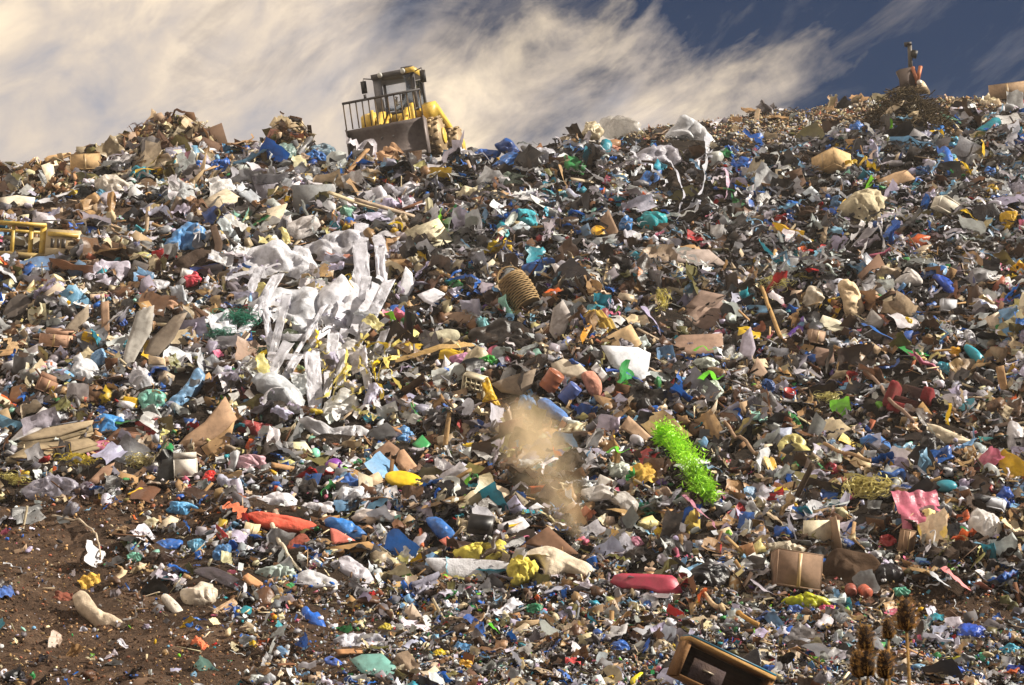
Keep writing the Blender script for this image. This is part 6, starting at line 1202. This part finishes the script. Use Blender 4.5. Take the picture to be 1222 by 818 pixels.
# ------------------------------------------------------------------ dust plume drifting over the middle of the slope
def dust(name, pts, dens, col, label, r0, fwd):
    m = bpy.data.materials.new(name); t = NT(nodes_of(m)); pos = t.n('ShaderNodeNewGeometry').outputs['Position']; tc = t.n('ShaderNodeTexCoord').outputs['Object']
    v = t.n('ShaderNodeVolumePrincipled', i_Anisotropy=.1); v.inputs['Color'].default_value = (*col, 1)
    Q = []
    for (x, y, r) in pts:
        P, N, s = frame_at(x, y, .6, fwd); Q.append((P, r*s))
    path = np.array([q[0] for q in Q]); c = path.mean(0); ax = path[-1]-path[0]; ln = np.linalg.norm(ax); ax /= ln; T = (path-c)@ax; RAD = np.array([q[1] for q in Q])
    def vm(op, a, b):
        n = t.n('ShaderNodeVectorMath', operation=op)
        for k, v in enumerate((a, b)):
            if hasattr(v, 'links'): t.l(v, n.inputs[k])
            elif v is not None: n.inputs[k].default_value = tuple(v)
        return n
    along = vm('DOT_PRODUCT', tc, ax).outputs['Value']; away = vm('LENGTH', vm('CROSS_PRODUCT', tc, ax).outputs[0], None).outputs['Value']
    mr = t.n('ShaderNodeMapRange'); t.l(along, mr.inputs[0]); mr.inputs[1].default_value = float(T[0]); mr.inputs[2].default_value = float(T[-1])
    rad = t.ramp(mr.outputs[0], [(float((q-T[0])/(T[-1]-T[0])), W3(float(r_/RAD.max()))) for q, r_ in zip(T, RAD)]); rel = t.math('DIVIDE', away, t.math('MULTIPLY', rad, float(RAD.max())))
    fall = t.ramp(rel, [(.0, W3(1)), (.4, W3(.45)), (.7, W3(.12)), (.98, W3(0))])
    nz = t.noise(tc, 1.25, 5, .62, 1.1); f = t.math('MULTIPLY', t.ramp(nz, [(.4, W3(0)), (.74, W3(1))]), fall)
    t.l(t.math('MULTIPLY', f, dens), v.inputs['Density']); o = t.n('ShaderNodeOutputMaterial'); t.l(v.outputs[0], o.inputs['Volume'])
    mb = MB(); mb.tube([tuple(p-c) for p in path], list(RAD), 20); V = np.array(mb.V)
    o = link(name, mk_mesh(name, V, mb.F, m)); o.location = c; tag(o, label, 'dust cloud', kind='stuff')
dust('dust_cloud', [(612, 500, 6), (618, 518, 40), (640, 550, 58), (664, 585, 52), (676, 615, 36), (684, 650, 20), (688, 668, 3)], 1.6, hx('efd8b2'), 'tan dust plume drifting above rubbish in the middle of the slope', 22, .9)
# ------------------------------------------------------------------ thin dusty air over the tip
def haze():
    m = bpy.data.materials.new('haze_air'); t = NT(nodes_of(m)); v = t.n('ShaderNodeVolumePrincipled', i_Density=.00027, i_Anisotropy=.15); v.inputs['Color'].default_value = (.96, .92, .86, 1)
    o = t.n('ShaderNodeOutputMaterial'); t.l(v.outputs[0], o.inputs['Volume']); lo = float(ZZ.min())-1; hi = float(ZZ.max())+8
    tag(MB().box((0, 420, (lo+hi)/2), (4600, 1000, hi-lo)).build('haze', m), 'thin warm dusty air over the landfill', 'haze', kind='stuff')
haze()
# ------------------------------------------------------------------ sky and light
SUN_EL, SUN_AZ = 34, 97    # degrees; azimuth from straight ahead towards the right
w = bpy.data.worlds.new('World'); sc.world = w; w.use_nodes = True; t = NT(w.node_tree); w.node_tree.nodes.clear()
sky = t.n('ShaderNodeTexSky', sky_type='NISHITA', sun_disc=False, sun_elevation=R(SUN_EL), sun_rotation=R(SUN_AZ), air_density=1.2, dust_density=.6, ozone_density=3.0)
g = t.n('ShaderNodeTexCoord').outputs['Generated']; sep = t.n('ShaderNodeSeparateXYZ'); t.l(g, sep.inputs[0])
az = t.math('ARCTAN2', sep.outputs[0], sep.outputs[1]); elv = t.math('ARCSINE', sep.outputs[2])
cmb = t.n('ShaderNodeCombineXYZ'); t.l(az, cmb.inputs[0]); t.l(elv, cmb.inputs[1])
def warp(rot, scale, loc=(0, 0, 0)):
    mp = t.n('ShaderNodeMapping', vector_type='TEXTURE'); mp.inputs['Rotation'].default_value = (0, 0, R(rot)); mp.inputs['Scale'].default_value = scale; mp.inputs['Location'].default_value = loc; t.l(cmb.outputs[0], mp.inputs[0]); return mp.outputs[0]
big = t.noise(warp(33, (.16, .06, 1)), 1.0, 6, .6, .6); fine = t.noise(warp(33, (.06, .034, 1)), 1.0, 7, .62, .5); mott = t.noise(warp(40, (.16, .09, 1), (.3, .1, 0)), 1.0, 5, .55, .4)
def lin_(a, k, c): return t.math('ADD', t.math('MULTIPLY', a, k), c)
lean = t.math('SUBTRACT', az, t.math('MULTIPLY', t.math('SUBTRACT', elv, .30), -.9))
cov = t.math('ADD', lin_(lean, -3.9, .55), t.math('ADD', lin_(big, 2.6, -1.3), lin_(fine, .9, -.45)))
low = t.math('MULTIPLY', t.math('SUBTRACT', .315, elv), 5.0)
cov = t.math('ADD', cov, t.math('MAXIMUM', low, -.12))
cov = t.math('ADD', cov, t.math('MULTIPLY', t.math('MAXIMUM', t.math('SUBTRACT', elv, .5), 0.0), 2.2))  # extra cloud high above the view, added as neutral fill light
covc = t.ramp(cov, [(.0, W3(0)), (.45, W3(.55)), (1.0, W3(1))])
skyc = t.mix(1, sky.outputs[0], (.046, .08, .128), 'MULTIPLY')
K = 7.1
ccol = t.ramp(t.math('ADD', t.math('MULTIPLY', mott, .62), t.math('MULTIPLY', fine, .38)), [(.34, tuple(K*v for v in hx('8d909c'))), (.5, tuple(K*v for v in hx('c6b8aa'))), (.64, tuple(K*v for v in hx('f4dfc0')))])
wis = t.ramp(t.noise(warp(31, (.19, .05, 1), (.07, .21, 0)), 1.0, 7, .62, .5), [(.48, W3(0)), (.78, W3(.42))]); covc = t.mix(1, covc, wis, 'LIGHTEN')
over = t.n('ShaderNodeMapRange'); t.l(elv, over.inputs[0])   # unseen cloud overhead made brighter, added fill to lift the shadows
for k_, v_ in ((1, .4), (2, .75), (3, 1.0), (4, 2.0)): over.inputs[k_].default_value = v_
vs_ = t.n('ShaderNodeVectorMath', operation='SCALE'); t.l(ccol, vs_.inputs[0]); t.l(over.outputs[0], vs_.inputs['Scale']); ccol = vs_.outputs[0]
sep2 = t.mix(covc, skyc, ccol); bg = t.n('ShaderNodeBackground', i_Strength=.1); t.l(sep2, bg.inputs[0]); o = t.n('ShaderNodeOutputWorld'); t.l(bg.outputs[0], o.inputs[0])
sd_ = bpy.data.lights.new('sun', 'SUN'); sd_.energy = 5.0; sd_.angle = R(.6); sd_.color = (1, .92, .8); so = bpy.data.objects.new('sun', sd_); COL.objects.link(so)
dv = Vector((math.sin(R(SUN_AZ))*math.cos(R(SUN_EL)), math.cos(R(SUN_AZ))*math.cos(R(SUN_EL)), math.sin(R(SUN_EL)))); so.rotation_euler = dv.to_track_quat('Z', 'Y').to_euler()
sc.view_settings.view_transform = 'Standard'; sc.view_settings.look = 'None'; sc.view_settings.exposure = .95; sc.view_settings.gamma = 1
sc.render.engine = 'CYCLES'; sc.cycles.max_bounces = 6; sc.cycles.transparent_max_bounces = 12; sc.cycles.volume_bounces = 1; sc.cycles.use_denoising = True
